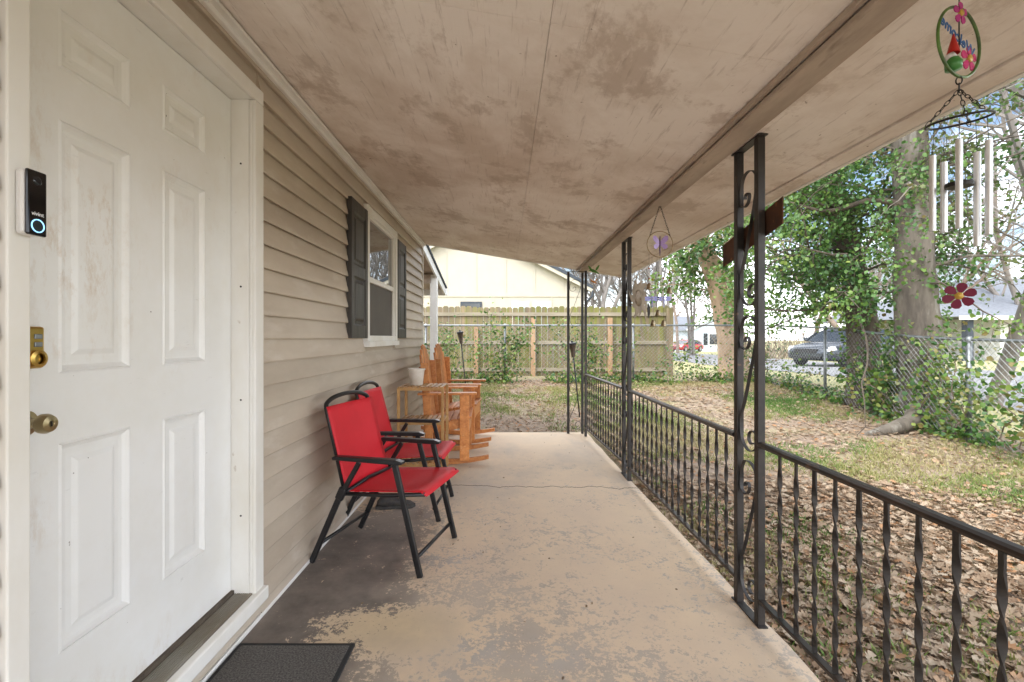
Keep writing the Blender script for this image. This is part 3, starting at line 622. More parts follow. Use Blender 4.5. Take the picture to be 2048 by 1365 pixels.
fx = pxx(1298); MB().prism([(0, .0), (.010, -.03), (.011, -.07), (.003, -.105), (-.006, -.08), (-.009, -.04)], lambda a, b_, t: (fx + a, B0.y + t + .01, pz(605) + b_), 0, .001).build('feather', wire, bc)
MB().tube([(fx, B0.y + .01, pz(605)), (fx, B0.y, pz(575))], .0007, 4).build('string', wire, bc)
# hummingbirds
hb = empty('bird_mobile', (1.0, 5.35, 2.04), 'tiny green hummingbird mobile hanging from the porch beam', 'bird mobile', 'hanging porch ornaments')
grn = plain('green_bird', (.06, .22, .03), .35); org = plain('orange_bird', (.50, .20, .05), .4)
MB().tube([(1.0, 5.35, 2.044), (1.0, 5.35, 1.83)], .0008, 4).build('string', wire, hb)
for (zz, sc, mm) in [(1.965, 1.0, grn), (1.84, .6, org)]:
    c = Vector((1.0, 5.35, zz))
    MB().tube([c + Vector((-.06, 0, .0)) * sc, c + Vector((-.035, 0, .008)) * sc, c + Vector((-.012, 0, 0)) * sc, c + Vector((.02, 0, -.014)) * sc, c + Vector((.06, 0, -.035)) * sc], [.001, .012 * sc, .018 * sc, .014 * sc, .003], 8).build('body', org if mm == org else mm, hb, smooth=True)
    for s in (-1, 1): MB().prism([(0, 0), (.012, .045), (.04, .085), (.05, .08), (.035, .03), (.02, 0)], lambda a, b_, t: (c.x + s * (a + .012) * sc, c.y + t - .02 * s, c.z + b_ * .7 * sc), -.001, .001).build('wing', mm, hb)
# torches
def torch(top, base, label):
    t = empty('garden_torch', base, label, 'torch', 'garden torches'); top, base = Vector(top), Vector(base); d = (top - base).normalized(); m = d.to_track_quat('Z', 'Y').to_matrix()
    MB().tube([base - d * .1, top - d * .2], .0095, 8).build('pole', M['black'], t, smooth=True)
    MB().lathe([(0, -.21), (.026, -.20), (.034, -.12), (.048, -.03), (.05, -.028), (0, -.025)], top, 18, m).build('fuel_cup', pm('torch_brown', (.085, .06, .042), (.05, .036, .026), 30, .6), t, smooth='auto')
    MB().lathe([(.05, -.028), (.057, -.025), (.058, -.008), (.05, .002), (.025, .006), (.018, .012), (.012, .03), (0, .03)], top, 18, m).build('cap', M['black'], t, smooth='auto')
torch(P(920, 664, 8.0), (-.64, 8.05, gz(0, 8.05)), 'garden torch on a thin pole rising behind the rocking chairs')
torch(P(1144, 686, 6.75), (1.08, 6.85, gz(1, 6.85)), 'leaning garden torch beside the porch corner post')

# ------------------------------------------------------------ red folding chairs
def folding_chair():
    t = empty('folding_chair'); W = .245
    def arcx(z): return -.125 - .13 * (z - .38) / .48
    for s in (-1, 1):
        y = s * W
        MB().bar((.318, y, 0.002), (.177, y, .562), .020, .030, (1, 0, 0)).build('front_leg', M['black'], t, bevel=.004, local=True)
        lg = MB(); lg.bar((-.318, y * .98, .002), (-.138, y * .98, .385), .020, .030, (1, 0, 0)); lg.bar((-.138, y * .98, .375), (-.03, y * .98, .556), .018, .026, (1, 0, 0)); lg.build('rear_leg', M['black'], t, bevel=.004, local=True)
        MB().obox((-.136, y * .98, .385), (.045, .026, .07), Matrix.Rotation(R(25), 3, 'Y')).build('hinge', M['black'], t, bevel=.008, local=True)
        MB().prism([(-.175, .565), (.20, .562), (.225, .566), (.225, .578), (.19, .588), (-.16, .586), (-.178, .580)], lambda a, b_, q: (a, q, b_), y - .022, y + .022).build('armrest', M['black'], t, bevel=.004, local=True)
        MB().tube([(-.135, y * .93, .382), (.10, y * .93, .392), (.335, y * .93, .415)], .011, 8).build('seat_rail', M['black'], t, smooth=True, local=True)
    hp = [(arcx(.37), -W * .9, .37), (arcx(.83), -W * .86, .83)]
    hp += catmull([(arcx(.83), -W * .86, .83), (arcx(.855), -W * .80, .853), (arcx(.88), -W * .5, .876), (arcx(.885), 0, .886), (arcx(.88), W * .5, .876), (arcx(.855), W * .80, .853), (arcx(.83), W * .86, .83)], 6)[1:]
    hp += [(arcx(.37), W * .9, .37)]
    MB().tube(hp, .0125, 10).build('back_frame', M['black'], t, smooth=True, local=True)
    MB().tube([(.285, -W, .085), (.285, W, .085)], .010, 8).build('front_crossbar', M['black'], t, smooth=True, local=True)
    MB().tube([(-.27, -W * .97, .105), (-.27, W * .97, .105)], .010, 8).build('rear_crossbar', M['black'], t, smooth=True, local=True)
    MB().tube([(-.10, -W * .97, .40), (-.12, 0, .405), (-.10, W * .97, .40)], .011, 8).build('seat_crossbar', M['black'], t, smooth=True, local=True)
    sb = MB(); nu, nv = 14, 12                     # sagging sling seat and back
    for i in range(nu + 1):
        for j in range(nv + 1):
            u, v = i / nu, j / nv * 2 - 1
            sb.v.append((-.125 + .475 * u, v * W * .965, .388 + .032 * u - .020 * (1 - v * v) * math.sin(math.pi * min(u * 1.1, 1)) + (.013 if abs(v) > .99 else .011) - (.022 * max(0, (u - .94) / .06))))
    fs = lambda: [(i * (nv + 1) + j, i * (nv + 1) + j + 1, (i + 1) * (nv + 1) + j + 1, (i + 1) * (nv + 1) + j) for i in range(nu) for j in range(nv)]
    sb.f = fs(); o = sb.build('seat_sling', M['red'], t, smooth=True, local=True); md = o.modifiers.new('thick', 'SOLIDIFY'); md.thickness = .004
    bk = MB()
    for i in range(nu + 1):
        for j in range(nv + 1):
            u, v = i / nu, j / nv * 2 - 1; zz = .405 + .432 * u
            bk.v.append((arcx(zz) + .014 - .022 * (1 - v * v) * (.4 + .6 * math.sin(math.pi * u)), v * W * .93, zz))
    bk.f = fs(); o = bk.build('back_sling', M['red'], t, smooth=True, local=True); md = o.modifiers.new('thick', 'SOLIDIFY'); md.thickness = .004
    return t
c1 = folding_chair(); c1.location = (-.672, 2.705, 0); c1.rotation_euler = (0, 0, R(-14.6))
tag(c1, 'red sling folding chair angled toward the doormat', 'folding chair', 'red folding chairs on the porch')
c2 = copy_tree(c1); c2.location = (-.735, 3.385, 0); c2.rotation_euler = (0, 0, R(-4))
tag(c2, 'red sling folding chair beside the wooden plant stand, sneaker under it', 'folding chair', 'red folding chairs on the porch')
# shoe
sh = empty('sneaker', (-.78, 3.38, 0), 'dark sneaker lying on the porch floor under a red chair', 'shoe')
st = [(-.125, .025, .055), (-.10, .036, .085), (-.06, .038, .092), (-.02, .036, .085), (.03, .042, .062), (.07, .045, .048), (.105, .038, .040), (.128, .015, .028)]
up_ = MB(); nn = 12
for x, wd, h in st:
    for j in range(nn): a = 2 * math.pi * j / nn; up_.v.append((x, wd * math.cos(a), .022 + (h - .022) * (.5 + .5 * math.sin(a)) if math.sin(a) > -.2 else .02))
for i in range(len(st) - 1):
    for j in range(nn): up_.f.append((i * nn + j, i * nn + (j + 1) % nn, (i + 1) * nn + (j + 1) % nn, (i + 1) * nn + j))
up_.f += [tuple(range(nn)), tuple((len(st) - 1) * nn + j for j in range(nn))]
up_.build('upper', pm('shoe_dark', (.03, .03, .034), (.07, .06, .05), 30, .8), sh, smooth=True, local=True)
MB().prism([(-.135, -.03), (-.09, -.043), (0, -.04), (.08, -.05), (.12, -.035), (.142, 0), (.12, .035), (.08, .05), (0, .04), (-.09, .043), (-.135, .03)], lambda a, b_, q: (a, b_, q), .001, .024).build('sole', pm('sole_dark', (.02, .02, .02), (.06, .055, .05), 20, .8), sh, bevel=.004, local=True)
for k in range(5): MB().tube([(-.005 + k * .017, -.02, .086 - k * .007), (-.005 + k * .017, 0, .090 - k * .008), (-.005 + k * .017, .02, .086 - k * .007)], .0025, 5).build('lace', plain('lace_brown', (.22, .15, .09), .8), sh, local=True)
sh.rotation_euler = (0, 0, R(8))

# ------------------------------------------------------------ plant stand, pot, rocking chairs
ps = empty('plant_stand', (-.735, 4.31, 0), 'slatted three-tier wooden plant stand holding the white pot', 'plant stand')
X0, X1, Ya, Yb = -.93, -.545, 4.15, 4.47
for x in (X0, X1):
    for y in (Ya, Yb): MB().box(x - .012, x + .012, y - .012, y + .012, .001, .768).build('leg', M['bamboo'], ps, bevel=.002)
for zz in (.105, .47, .769):
    for y in (Ya, Yb): MB().box(X0 - .0125, X1 + .0125, y - .009, y + .009, zz - .022, zz - .0005).build('shelf_rail', M['bamboo'], ps)
    for k in range(9):
        x = X0 + .012 + (X1 - X0 - .024) * k / 8; MB().box(x - .016, x + .016, Ya - .013, Yb + .013, zz, zz + .011).build('shelf_slat', M['bamboo'], ps, bevel=.002)
po = empty('flower_pot', (-.80, 4.30, .781), 'empty white tapered flower pot standing on the plant stand', 'flower pot')
MB().lathe([(0, 0), (.052, 0), (.055, .004), (.072, .135), (.078, .136), (.079, .147), (.073, .148), (.066, .12), (.05, .012), (0, .012)], (0, 0, 0), 28).build('pot_wall', M['pot'], po, smooth='auto', local=True)
def rocker():
    t = empty('rocking_chair')
    for s in (-1, 1):
        y = s * .27; pts = []; k = 14
        lo = [(-.46 + .98 * i / k, .001 + .16 * ((i / k - .56) ** 2) * 1.6) for i in range(k + 1)]
        MB().prism(lo + [(a, b_ + .055 - .03 * abs(i / k - .5)) for i, (a, b_) in reversed(list(enumerate(lo)))], lambda a, b_, q: (a, q, b_), y - .017, y + .017).build('runner', M['cedar'], t, bevel=.004, local=True)
        MB().box(.245, .335, y + s * .018, y + s * .045, .045, .665).build('front_leg', M['cedar'], t, bevel=.004, local=True)
        MB().prism([(-.07, .04), (.005, .04), (-.052, .97), (-.125, .97)], lambda a, b_, q: (a, q, b_), y + s * .018, y + s * .042).build('rear_leg', M['cedar'], t, bevel=.004, local=True)
        MB().box(-.15, .405, y - .045 + s * .02, y + .055 + s * .02, .666, .688).build('armrest', M['cedar'], t, bevel=.006, local=True)
        MB().prism([(-.10, .29), (.335, .36), (.335, .45), (-.10, .375)], lambda a, b_, q: (a, q, b_), y - s * .012, y + s * .0175).build('seat_side', M['cedar'], t, bevel=.003, local=True)
    MB().box(.312, .334, -.256, .256, .30, .43).build('apron', M['cedar'], t, bevel=.003, local=True)
    MB().box(-.05, -.02, -.25, .25, .09, .15).build('stretcher', M['cedar'], t, bevel=.003, local=True)
    for k in range(6):
        x = -.015 + k * .068; MB().obox((x, 0, .449 + (x - .33) * .173), (.060, .60, .019), Matrix.Rotation(R(-9.5), 3, 'Y')).build('seat_slat', M['cedar'], t, bevel=.004, local=True)
    for k in range(7):
        y = -.243 + k * .081; zt = 1.14 - .10 * (k - 3) ** 2 / 9; f = lambda z: -.055 - .125 * (z - .34)
        MB().prism([(f(.30), .30), (f(.30) + .02, .30), (f(zt) + .02, zt), (f(zt), zt)], lambda a, b_, q: (a, q, b_), y - .029, y + .029).build('back_slat', M['cedar'], t, bevel=.004, local=True)
    for zz in (.42, .90): MB().bar((-.055 - .125 * (zz - .34) - .013, -.25, zz), (-.055 - .125 * (zz - .34) - .013, .25, zz), .022, .06).build('back_rail', M['cedar'], t, bevel=.003, local=True)
    return t
k1 = rocker(); k1.location = (-.685, 4.80, 0); k1.rotation_euler = (0, 0, R(2)); tag(k1, 'orange cedar slatted rocking chair next to the plant stand', 'rocking chair', 'cedar rocking chairs')
k2 = copy_tree(k1); k2.location = (-.66, 5.66, 0); k2.rotation_euler = (0, 0, R(-3)); tag(k2, 'orange cedar slatted rocking chair at the far end of the slab', 'rocking chair', 'cedar rocking chairs')

# ------------------------------------------------------------ wooden privacy fence
wf = empty('privacy_fence', (1, 11.6, gz(0, 11.6)), 'mossy dog-eared wooden privacy fence behind the chain-link fence', 'fence')
pk = None; FY = 11.6; gb = .27; x = -5.0
while x < 4.0:
    b = MB(); hgt = 1.70 + rnd.uniform(-.02, .02); wdt = .068
    b.prism([(-wdt, 0), (wdt, 0), (wdt, hgt - .035), (wdt - .03, hgt), (-wdt + .03, hgt), (-wdt, hgt - .035)], lambda a, c, q: (x + a, FY + .02 + q, gb + c), 0, .016 + rnd.uniform(0, .004)); b.build('picket', M['fence'], wf); x += .142
for zz in (gb + .12, gb + .78, gb + 1.47): MB().box(-5.06, 4.02, FY - .022, FY + .0195, zz, zz + .085).build('fence_rail', M['fence_rail'], wf)
for x in (-4.1, -2.4, -.7, .68, 2.55): MB().box(x - .05, x + .05, FY - .125, FY - .0225, gb - .1, gb + (1.42 if x > 0 else 1.2)).build('fence_post', M['fence_post'], wf, bevel=.004)
MB().box(3.93, 4.06, FY - .15, FY - .023, gb - .1, gb + 1.66).build('fence_post', M['fence'], wf, bevel=.004)

# ------------------------------------------------------------ chain-link fence
cl = empty('chain_link_fence', (5.5, 10.15, gz(0, 10)), 'galvanised chain-link fence with round posts round the yard', 'fence')
CY, CX, CHh = 10.15, 5.52, 1.20
def czf(x, y): return gz(x, y) + .02
path = [(x, CY) for x in np.linspace(-5, CX, 30)] + [(CX + .01, y) for y in np.linspace(CY - .1, 1.0, 26)]
MB().tube([(x, y, czf(x, y) + CHh) for x, y in path], .019, 8).build('top_rail', M['steel'], cl, smooth=True)
for (x, y) in [(-4.2, CY), (-1.7, CY), (.0, CY), (2.75, CY), (CX, CY), (CX, 8.16), (CX, 5.62), (CX, 3.1), (CX, 1.0)]:
    r = .03 if (x, y) in ((CX, CY), (CX, 5.62)) else .024
    MB().tube([(x, y + .03, gz(x, y) - .1), (x, y + .03, czf(x, y) + CHh - .02)], r, 10).build('post', M['steel'], cl, smooth=True)
    MB().lathe([(r + .004, -.03), (r + .006, 0), (r + .002, .025), (r * .5, .04), (0, .043)], (x, y + .03, czf(x, y) + CHh + .0), 10).build('post_cap', M['steel'], cl, smooth=True)
wm = MB(); st_ = .078
def wires(pf, L):
    k = int(L / st_)
    for i in range(-16, k + 1):
        for sg in (1, -1):
            s0 = i * st_; s1 = s0 + sg * CHh * 1.0
            a, b_ = (s0, s1); q = []
            for e in range(5):
                u = e / 4; sv_ = a + (b_ - a) * u + (CHh if sg < 0 else 0)
                if -.01 <= sv_ <= L: q.append(pf(sv_, u * CHh))
            if len(q) > 1: wm.tube(q, .0019, 3, False)
wires(lambda s, z: (-5 + s, CY - .022, czf(0, CY) + z), CX + 5)
wires(lambda s, z: (CX - .022, CY - s, czf(0, CY - s) + z), CY - 1.0)
tag(wm.build('wire_mesh', M['steel'], cl), kind='stuff')

# ------------------------------------------------------------ leaves helper
def leaf_cloud(name, pos, dirs, size, tmpl, faces, mat, parent=None, seed=1, nrm=None, var=None, jitter=.5):
    rs = np.random.RandomState(seed); pos = np.asarray(pos, float); n = len(pos)
    d = np.asarray(dirs, float); d = d + rs.normal(0, jitter, d.shape); d /= np.linalg.norm(d, axis=1)[:, None] + 1e-9
    up = rs.normal(0, 1, (n, 3)) if nrm is None else np.asarray(nrm, float) + rs.normal(0, .35, (n, 3))
    s = np.cross(d, up); s /= np.linalg.norm(s, axis=1)[:, None] + 1e-9; u = np.cross(s, d)
    sz = size * rs.uniform(.6, 1.25, n); T = np.asarray(tmpl, float); K = len(T)
    V = pos[:, None, :] + sz[:, None, None] * (T[None, :, 0:1] * d[:, None, :] + T[None, :, 1:2] * s[:, None, :] + T[None, :, 2:3] * u[:, None, :] * rs.uniform(.2, 1.4, n)[:, None, None])
    V = V.reshape(-1, 3)
    if parent is not None: V = V - np.array(wloc(parent))
    Fs = []; base = (np.arange(n) * K)[:, None]
    me = bpy.data.meshes.new(name)
    tot = []
    for f in faces: tot.append(base + np.array(f)[None, :])
    fl = np.stack([t for t in tot], 1) if len({len(f) for f in faces}) == 1 else None
    L = len(faces[0]); flat = fl.reshape(-1)
    nf = n * len(faces)
    me.vertices.add(len(V)); me.vertices.foreach_set('co', V.reshape(-1)); me.loops.add(len(flat)); me.loops.foreach_set('vertex_index', flat.astype(np.int32))
    me.polygons.add(nf); me.polygons.foreach_set('loop_start', np.arange(nf, dtype=np.int32) * L); me.update(calc_edges=True)
    at = me.attributes.new('var', 'FLOAT', 'POINT'); vv = rs.uniform(0, 1, n) if var is None else np.clip(np.asarray(var) + rs.normal(0, .15, n), 0, 1)
    at.data.foreach_set('value', np.repeat(vv, K).astype(np.float32))
    return link(name, me, mat, parent)
IVT = [(0, 0, 0), (.30, .42, .08), (.62, .36, .02), (1.0, 0, -.14), (.62, -.36, .02), (.30, -.42, .08), (.45, 0, -.06)]
IVF = [(0, 6, 1), (1, 6, 2), (2, 6, 3), (3, 6, 4), (4, 6, 5), (5, 6, 0)]
OKT = [(0, 0, 0), (.22, .10, .02), (.30, .30, .12), (.42, .13, .03), (.58, .36, .16), (.68, .14, .03), (.85, .24, .14), (1.0, 0, .10), (.85, -.24, .14), (.68, -.14, .03), (.58, -.36, .16), (.42, -.13, .03), (.30, -.30, .12), (.22, -.10, .02), (.5, 0, -.04)]
OKF = [(i, (i + 1), 14) for i in range(13)] + [(13, 0, 14)]

# leaf litter and grass
rs = np.random.RandomState(3)
def scatter(n, x0, x1, y0, y1, ok):
    q = []
    while len(q) < n:
        x, y = rs.uniform(x0, x1), rs.uniform(y0, y1)
        if ok(x, y): q.append((x, y))
    return q
def offslab(x, y): return not (x < 1.15 and y < 6.1) 
def dens(x, y): return noise.noise((x * .7 + 3, y * .7, 1.7)) + .5 * noise.noise((x * 2.1, y * 2.1, 4))
def lit(x, y):
    if not offslab(x, y) or x > 6.4: return False
    e = .35 if x > 4.3 or y > 8.6 or (x < 2.2 and y < 6) else 0
    return rs.uniform(-.75, .35) < -dens(x, y) * .9 + e
pts = scatter(24000, -4, 6.4, -1, 10.4, lit) + scatter(15000, 1.12, 4.2, .3, 4.2, lit) + scatter(1500, 1.1, 1.5, .5, 6, offslab)
pos = [(x, y, gzn(x, y) + rs.uniform(.004, .03)) for x, y in pts]
dirs = [(math.cos(a), math.sin(a), rs.uniform(-.12, .2)) for a in rs.uniform(0, 6.283, len(pts))]
tag(leaf_cloud('fallen_leaves', pos, dirs, .057, OKT, OKF, M['litter'], None, 5, nrm=np.tile((0, 0, 1.0), (len(pts), 1)), jitter=.08), 'dry brown oak leaves littering the yard', 'leaf litter', kind='stuff')
def gr(x, y): return offslab(x, y) and rs.uniform(-.3, .75) < dens(x, y) and x < 5.4
gp_ = scatter(6500, -4, 5.4, .4, 10.2, gr); pos, dirs, var = [], [], []
for x, y in gp_:
    v0 = np.clip(.62 + noise.noise((x * .8, y * .8, 9)) * 1.1, .0, 1)
    for k in range(14):
        px_, py_ = x + rs.normal(0, .05), y + rs.normal(0, .05)
        if offslab(px_, py_): pos.append((px_, py_, gzn(px_, py_))); dirs.append((rs.normal(0, .5), rs.normal(0, .5), .8)); var.append(v0)
tag(leaf_cloud('grass', pos, dirs, .055, [(0, .05, 0), (0, -.05, 0), (.6, .035, .06), (1, 0, -.1)], [(0, 1, 2), (1, 3, 2)], M['grass'], None, 8, var=var, jitter=.2), 'short patchy winter grass growing between the fallen leaves', 'grass', kind='stuff')

q = [(rs.uniform(-.95, 1.05), rs.uniform(1.2, 5.9)) for k in range(70)]
tag(leaf_cloud('porch_debris', [(x, y, .003) for x, y in q], [(math.cos(k), math.sin(k), .02) for k in range(70)], .017, OKT, OKF, M['litter'], None, 15, nrm=np.tile((0, 0, 1.0), (70, 1)), var=[.1] * 70, jitter=.05), 'small bits of dry leaf scattered on the porch slab', 'leaf bits', kind='stuff')
# ------------------------------------------------------------ trees
def noisy_tube(pts, rads, n=14, amp=.12, seed=0, sub=5):
    pts = catmull(pts, sub); k = len(pts); rr = np.interp(np.linspace(0, 1, k), np.linspace(0, 1, len(rads)), rads)
    b = MB().tube(pts, list(rr), n)
    for i in range(k):
        for j in range(n):
            p = Vector(b.v[i * n + j]); c = pts[i]; d = p - c
            f = 1 + amp * noise.noise((p.x * 3 + seed, p.y * 3, p.z * 1.1)) + amp * .6 * noise.noise((p.x * 9 + seed, p.y * 9, p.z * 2.5)); b.v[i * n + j] = tuple(c + d * f)
    return b
def walk(p, d, L, steps, wob, droop, r):
    q = [Vector(p)]; d = Vector(d).normalized()
    for i in range(steps):
        d = (d + Vector((r.gauss(0, wob), r.gauss(0, wob), r.gauss(0, wob) - droop))).normalized(); q.append(q[-1] + d * (L / steps))
    return q
def ivy_tree(name, label, base, trunk, rads, barkm, branches, leafm, lsize, seed, group, trunk_ivy=1500, twigs=5, per=34, bias=(0, 0, 0), zr_=(.9, 5.0), Lr=(.7, 2.0), root=None, ivy_z=None):
    r = random.Random(seed); t = empty(name, base, label, 'tree', group)
    noisy_tube(trunk, rads, 16, .16, seed).build('trunk', barkm, t, smooth=True)
    tp = catmull(trunk, 8); brs = MB(); pos, dirs = [], []
    for i in range(branches):
        p = r.choice([q for q in tp if base[2] + zr_[0] <= q.z <= base[2] + zr_[1]] or tp)
        a = r.uniform(0, 6.283); d = Vector((math.cos(a), math.sin(a), r.uniform(-.1, .6))) + Vector(bias) * r.uniform(.2, 1.4)
        w_ = walk(p, d, r.uniform(*Lr), 8, .22, .035, r); brs.tube(w_, [.022 * (1 - .8 * k / 8) for k in range(9)], 5)
        for k in range(twigs):
            q = r.choice(w_[2:]); tw = walk(q, Vector((r.gauss(0, 1), r.gauss(0, 1), r.gauss(-.1, .7))), r.uniform(.25, .75), 5, .3, .14, r); brs.tube(tw, [.006, .005, .004, .003, .002, .0015], 3, False)
            for m in range(per):
                u = r.uniform(.1, 5); c = tw[int(u) if u < 5 else 4].lerp(tw[min(int(u) + 1, 5)], u % 1) + Vector((r.gauss(0, .07), r.gauss(0, .07), r.gauss(0, .07)))
                if c.z > base[2] + zr_[0] - .35: pos.append(tuple(c)); dirs.append((r.gauss(0, .6), r.gauss(0, .6), -.55))
    for k in range(trunk_ivy):
        u = r.random() ** 1.3 if ivy_z is None else r.uniform(*ivy_z); i = min(int(u * (len(tp) - 1)), len(tp) - 2); c = tp[i].lerp(tp[i + 1], r.random()); a = r.uniform(0, 6.283)
        rad = float(np.interp(i / (len(tp) - 1), np.linspace(0, 1, len(rads)), rads)) * r.uniform(1.0, 1.5) + .02
        if noise.noise((math.cos(a) * 1.2, math.sin(a) * 1.2 + seed, c.z * 1.1)) < -.12: continue
        pos.append((c.x + rad * math.cos(a), c.y + rad * math.sin(a), c.z)); dirs.append((math.cos(a) * .5, math.sin(a) * .5, -.6))
    if branches: brs.build('branches', barkm, t)
    if pos:
        var = [np.clip(.42 + .5 * noise.noise((p[0] * 1.1, p[1] * 1.1, p[2] * 1.1 + seed)), 0, 1) for p in pos]
        tag(leaf_cloud('foliage', pos, dirs, lsize, IVT, IVF, leafm, t, seed, var=var, jitter=.45), kind='stuff')
    return t
IV = 'ivy-grown yard trees'
g7 = gz(0, 7.6)
ivy_tree('ivy_tree', 'dark trunked tree smothered in green ivy by the fence', (5.75, 7.6, g7), [(5.80, 7.6, g7 - .1), (5.72, 7.6, 1.1), (5.62, 7.6, 2.0), (5.45, 7.7, 3.1), (5.2, 7.8, 4.2), (5.1, 7.9, 6.0)], [.30, .22, .19, .17, .15, .12], M['barkd'], 92, M['ivy'], .054, 11, IV, 2000, 7, 40, (-1.0, -.1, .1), (1.5, 5.4), (.8, 2.9))
g6 = gz(0, 6.6)
t1 = ivy_tree('ivy_tree', 'thick pale grey trunk with scarred bark and thin ivy', (5.85, 6.65, g6), [(5.88, 6.65, g6 - .1), (5.82, 6.65, .6), (5.76, 6.65, 1.6), (5.70, 6.65, 3.0), (5.66, 6.65, 4.4), (5.6, 6.7, 7.0)], [.42, .28, .235, .22, .205, .17], M['bark'], 46, M['ivyr'], .052, 23, IV, 3600, 6, 22, (.9, .1, .25), (2.0, 6.2), (.9, 2.4))
noisy_tube([(5.65, 6.45, g6 + .22), (5.35, 6.25, g6 + .10), (5.0, 6.1, g6 + .03), (4.55, 6.0, g6 - .05)], [.16, .11, .085, .04], 10, .2, 4).build('root', M['bark'], t1, smooth=True)
noisy_tube([(5.66, 6.6, 3.0), (5.2, 6.7, 3.15), (4.7, 6.9, 3.05), (4.2, 7.0, 3.2)], [.055, .04, .03, .015], 8, .15, 9).build('limb', M['barkd'], t1, smooth=True)
g11 = gz(0, 11.3)
ivy_tree('ivy_tree', 'leaning brown tree at the fence corner beside the wooden fence', (5.4, 11.3, g11), [(5.45, 11.3, g11 - .1), (5.38, 11.3, 1.2), (5.15, 11.3, 2.3), (4.75, 11.4, 3.4), (4.4, 11.5, 4.2), (4.2, 11.6, 6)], [.38, .30, .27, .22, .18, .1], pm('tan_bark', (.40, .29, .19), (.24, .17, .11), 4, .9, stretch=(1.4, 1.4, .35), bump=.8, bscale=14), 30, M['ivy'], .085, 37, IV, 250, 5, 30, (.35, -.25, -.05), (1.6, 4.2), (.8, 2.0), ivy_z=(.25, .8))
# vines on the fences
def vine(label, x0, x1, plane, zlo, zhi, n, seed, mat, size=.058, clumps=None, stems=6):
    r = random.Random(seed); c0 = plane((x0 + x1) / 2, 0); t = empty('ivy_vine', c0, label, 'ivy', 'ivy on the fences'); stm = MB(); pos, dirs = [], []
    for k in range(stems):
        s = r.uniform(x0, x1); p = Vector(plane(s, .0)); e = Vector(plane(r.uniform(x0, x1), 1)) - p; q = [p]; hh = r.uniform(zlo + (zhi - zlo) * .4, zhi)
        for i in range(12):
            q.append(q[-1] + Vector((r.gauss(0, .05), r.gauss(0, .02), hh / 12)) + Vector((e.x, e.y, 0)).normalized() * r.gauss(0, .07))
        stm.tube(q, [.009 - .0006 * i for i in range(13)], 5)
        for m in range(n * 2 // stems):
            u = r.random() ** .8 * 11.5; c = q[int(u)].lerp(q[int(u) + 1], u % 1); sp_ = .06 + .18 * r.random()
            pos.append((c.x + r.gauss(0, sp_), c.y + r.gauss(0, sp_ * .7), max(c.z + r.gauss(0, sp_), c0[2] + .02))); dirs.append((r.gauss(0, .6), r.gauss(0, .6) - .3, -.3))
    stm.build('stems', M['twigb'], t)
    tag(leaf_cloud('foliage', pos, dirs, size, IVT, IVF, mat, t, seed), kind='stuff')
farp = lambda s, q: (s, CY - .02, gz(0, CY)); rgt = lambda s, q: (CX - .02, s, gz(0, s))
vine('ivy climbing the chain-link fence behind the torch', -.55, .45, farp, .3, 1.75, 620, 51, M['ivy'])
vine('ivy climbing the chain-link fence left of the new wood post', -2.6, -.9, farp, .3, 1.5, 700, 52, M['ivy'])
vine('ivy bunch on the chain-link fence beside the porch corner post', 1.2, 2.3, farp, .3, 1.75, 620, 53, M['ivy'])
vine('thin ivy over the chain-link fence before the fence end post', 3.0, 4.4, farp, .1, .8, 260, 54, M['ivy'])
vine('leafy shrub growing through the chain-link corner', 5.0, 5.5, farp, .3, 1.3, 420, 55, M['ivyr'], .05)
vine('ivy sprawling over the chain-link fence right of the thick trunk', 3.6, 5.9, rgt, .3, 1.6, 750, 56, M['ivy'], .062, stems=12)
vine('ivy heaped at the foot of the ivy trees', 5.9, 7.35, rgt, .3, 1.2, 850, 57, M['ivy'], .065, stems=14)
vine('sparse ivy on the chain-link fence towards the corner', 8.1, 9.9, rgt, .1, .5, 140, 58, M['ivy'])
pos = []; dirs = []
for k in range(6500):
    if k % 5 < 3: x, y = rs.uniform(-4, 5.5), CY - abs(rs.normal(0, .22)) + .12
    else: y = rs.uniform(3, 10.1); x = CX - abs(rs.normal(0, .22)) + .15
    if noise.noise((x * .9, y * .9, 3)) < -.18: continue
    pos.append((x, y, gz(x, y) + abs(rs.normal(0, .09)) + .02)); dirs.append((rs.normal(0, .6), rs.normal(0, .6), .1))
tag(leaf_cloud('ground_ivy', pos, dirs, .06, IVT, IVF, M['ivy'], None, 77), 'low dark green ground ivy along the foot of the fences', 'ivy', kind='stuff')

# bare winter trees
def bare_tree(seed, hgt, mat, stems=1, spread=.35):
    r = random.Random(seed); t = empty('bare_tree'); tr = MB(); br = MB()
    def grow(p, d, L, rad, lev):
        q = walk(p, d, L, 5, .09 + .03 * lev, -.03, r); (tr if lev == 0 else br).tube(q, [rad * (1 - .11 * k) for k in range(6)], 7 if lev == 0 else (4 if lev < 2 else 3), False)
        if lev >= 4: return
        for k in range((7, 5, 5, 4)[lev]):
            u = r.uniform(1.2 if lev else 1.8, 5); i = min(int(u), 4); c = q[i].lerp(q[i + 1], u - i); dd = (q[i + 1] - q[i]).normalized(); o = Vector((r.gauss(0, 1), r.gauss(0, 1), r.gauss(.25, .6))).normalized()
            grow(c, dd * (.75 if lev < 2 else .5) + o * .7, L * r.uniform(.34, .58), rad * .42, lev + 1)
    for s in range(stems): grow(Vector((r.gauss(0, .2) * (stems > 1), r.gauss(0, .2) * (stems > 1), -.1)), Vector((r.gauss(0, spread), r.gauss(0, spread), 2.2)), hgt * r.uniform(.8, 1), .017 * hgt / (1 + .4 * (stems > 1)), 0)
    tr.build('trunk', mat, t, smooth=True, local=True); br.build('crown', mat, t, local=True); return t
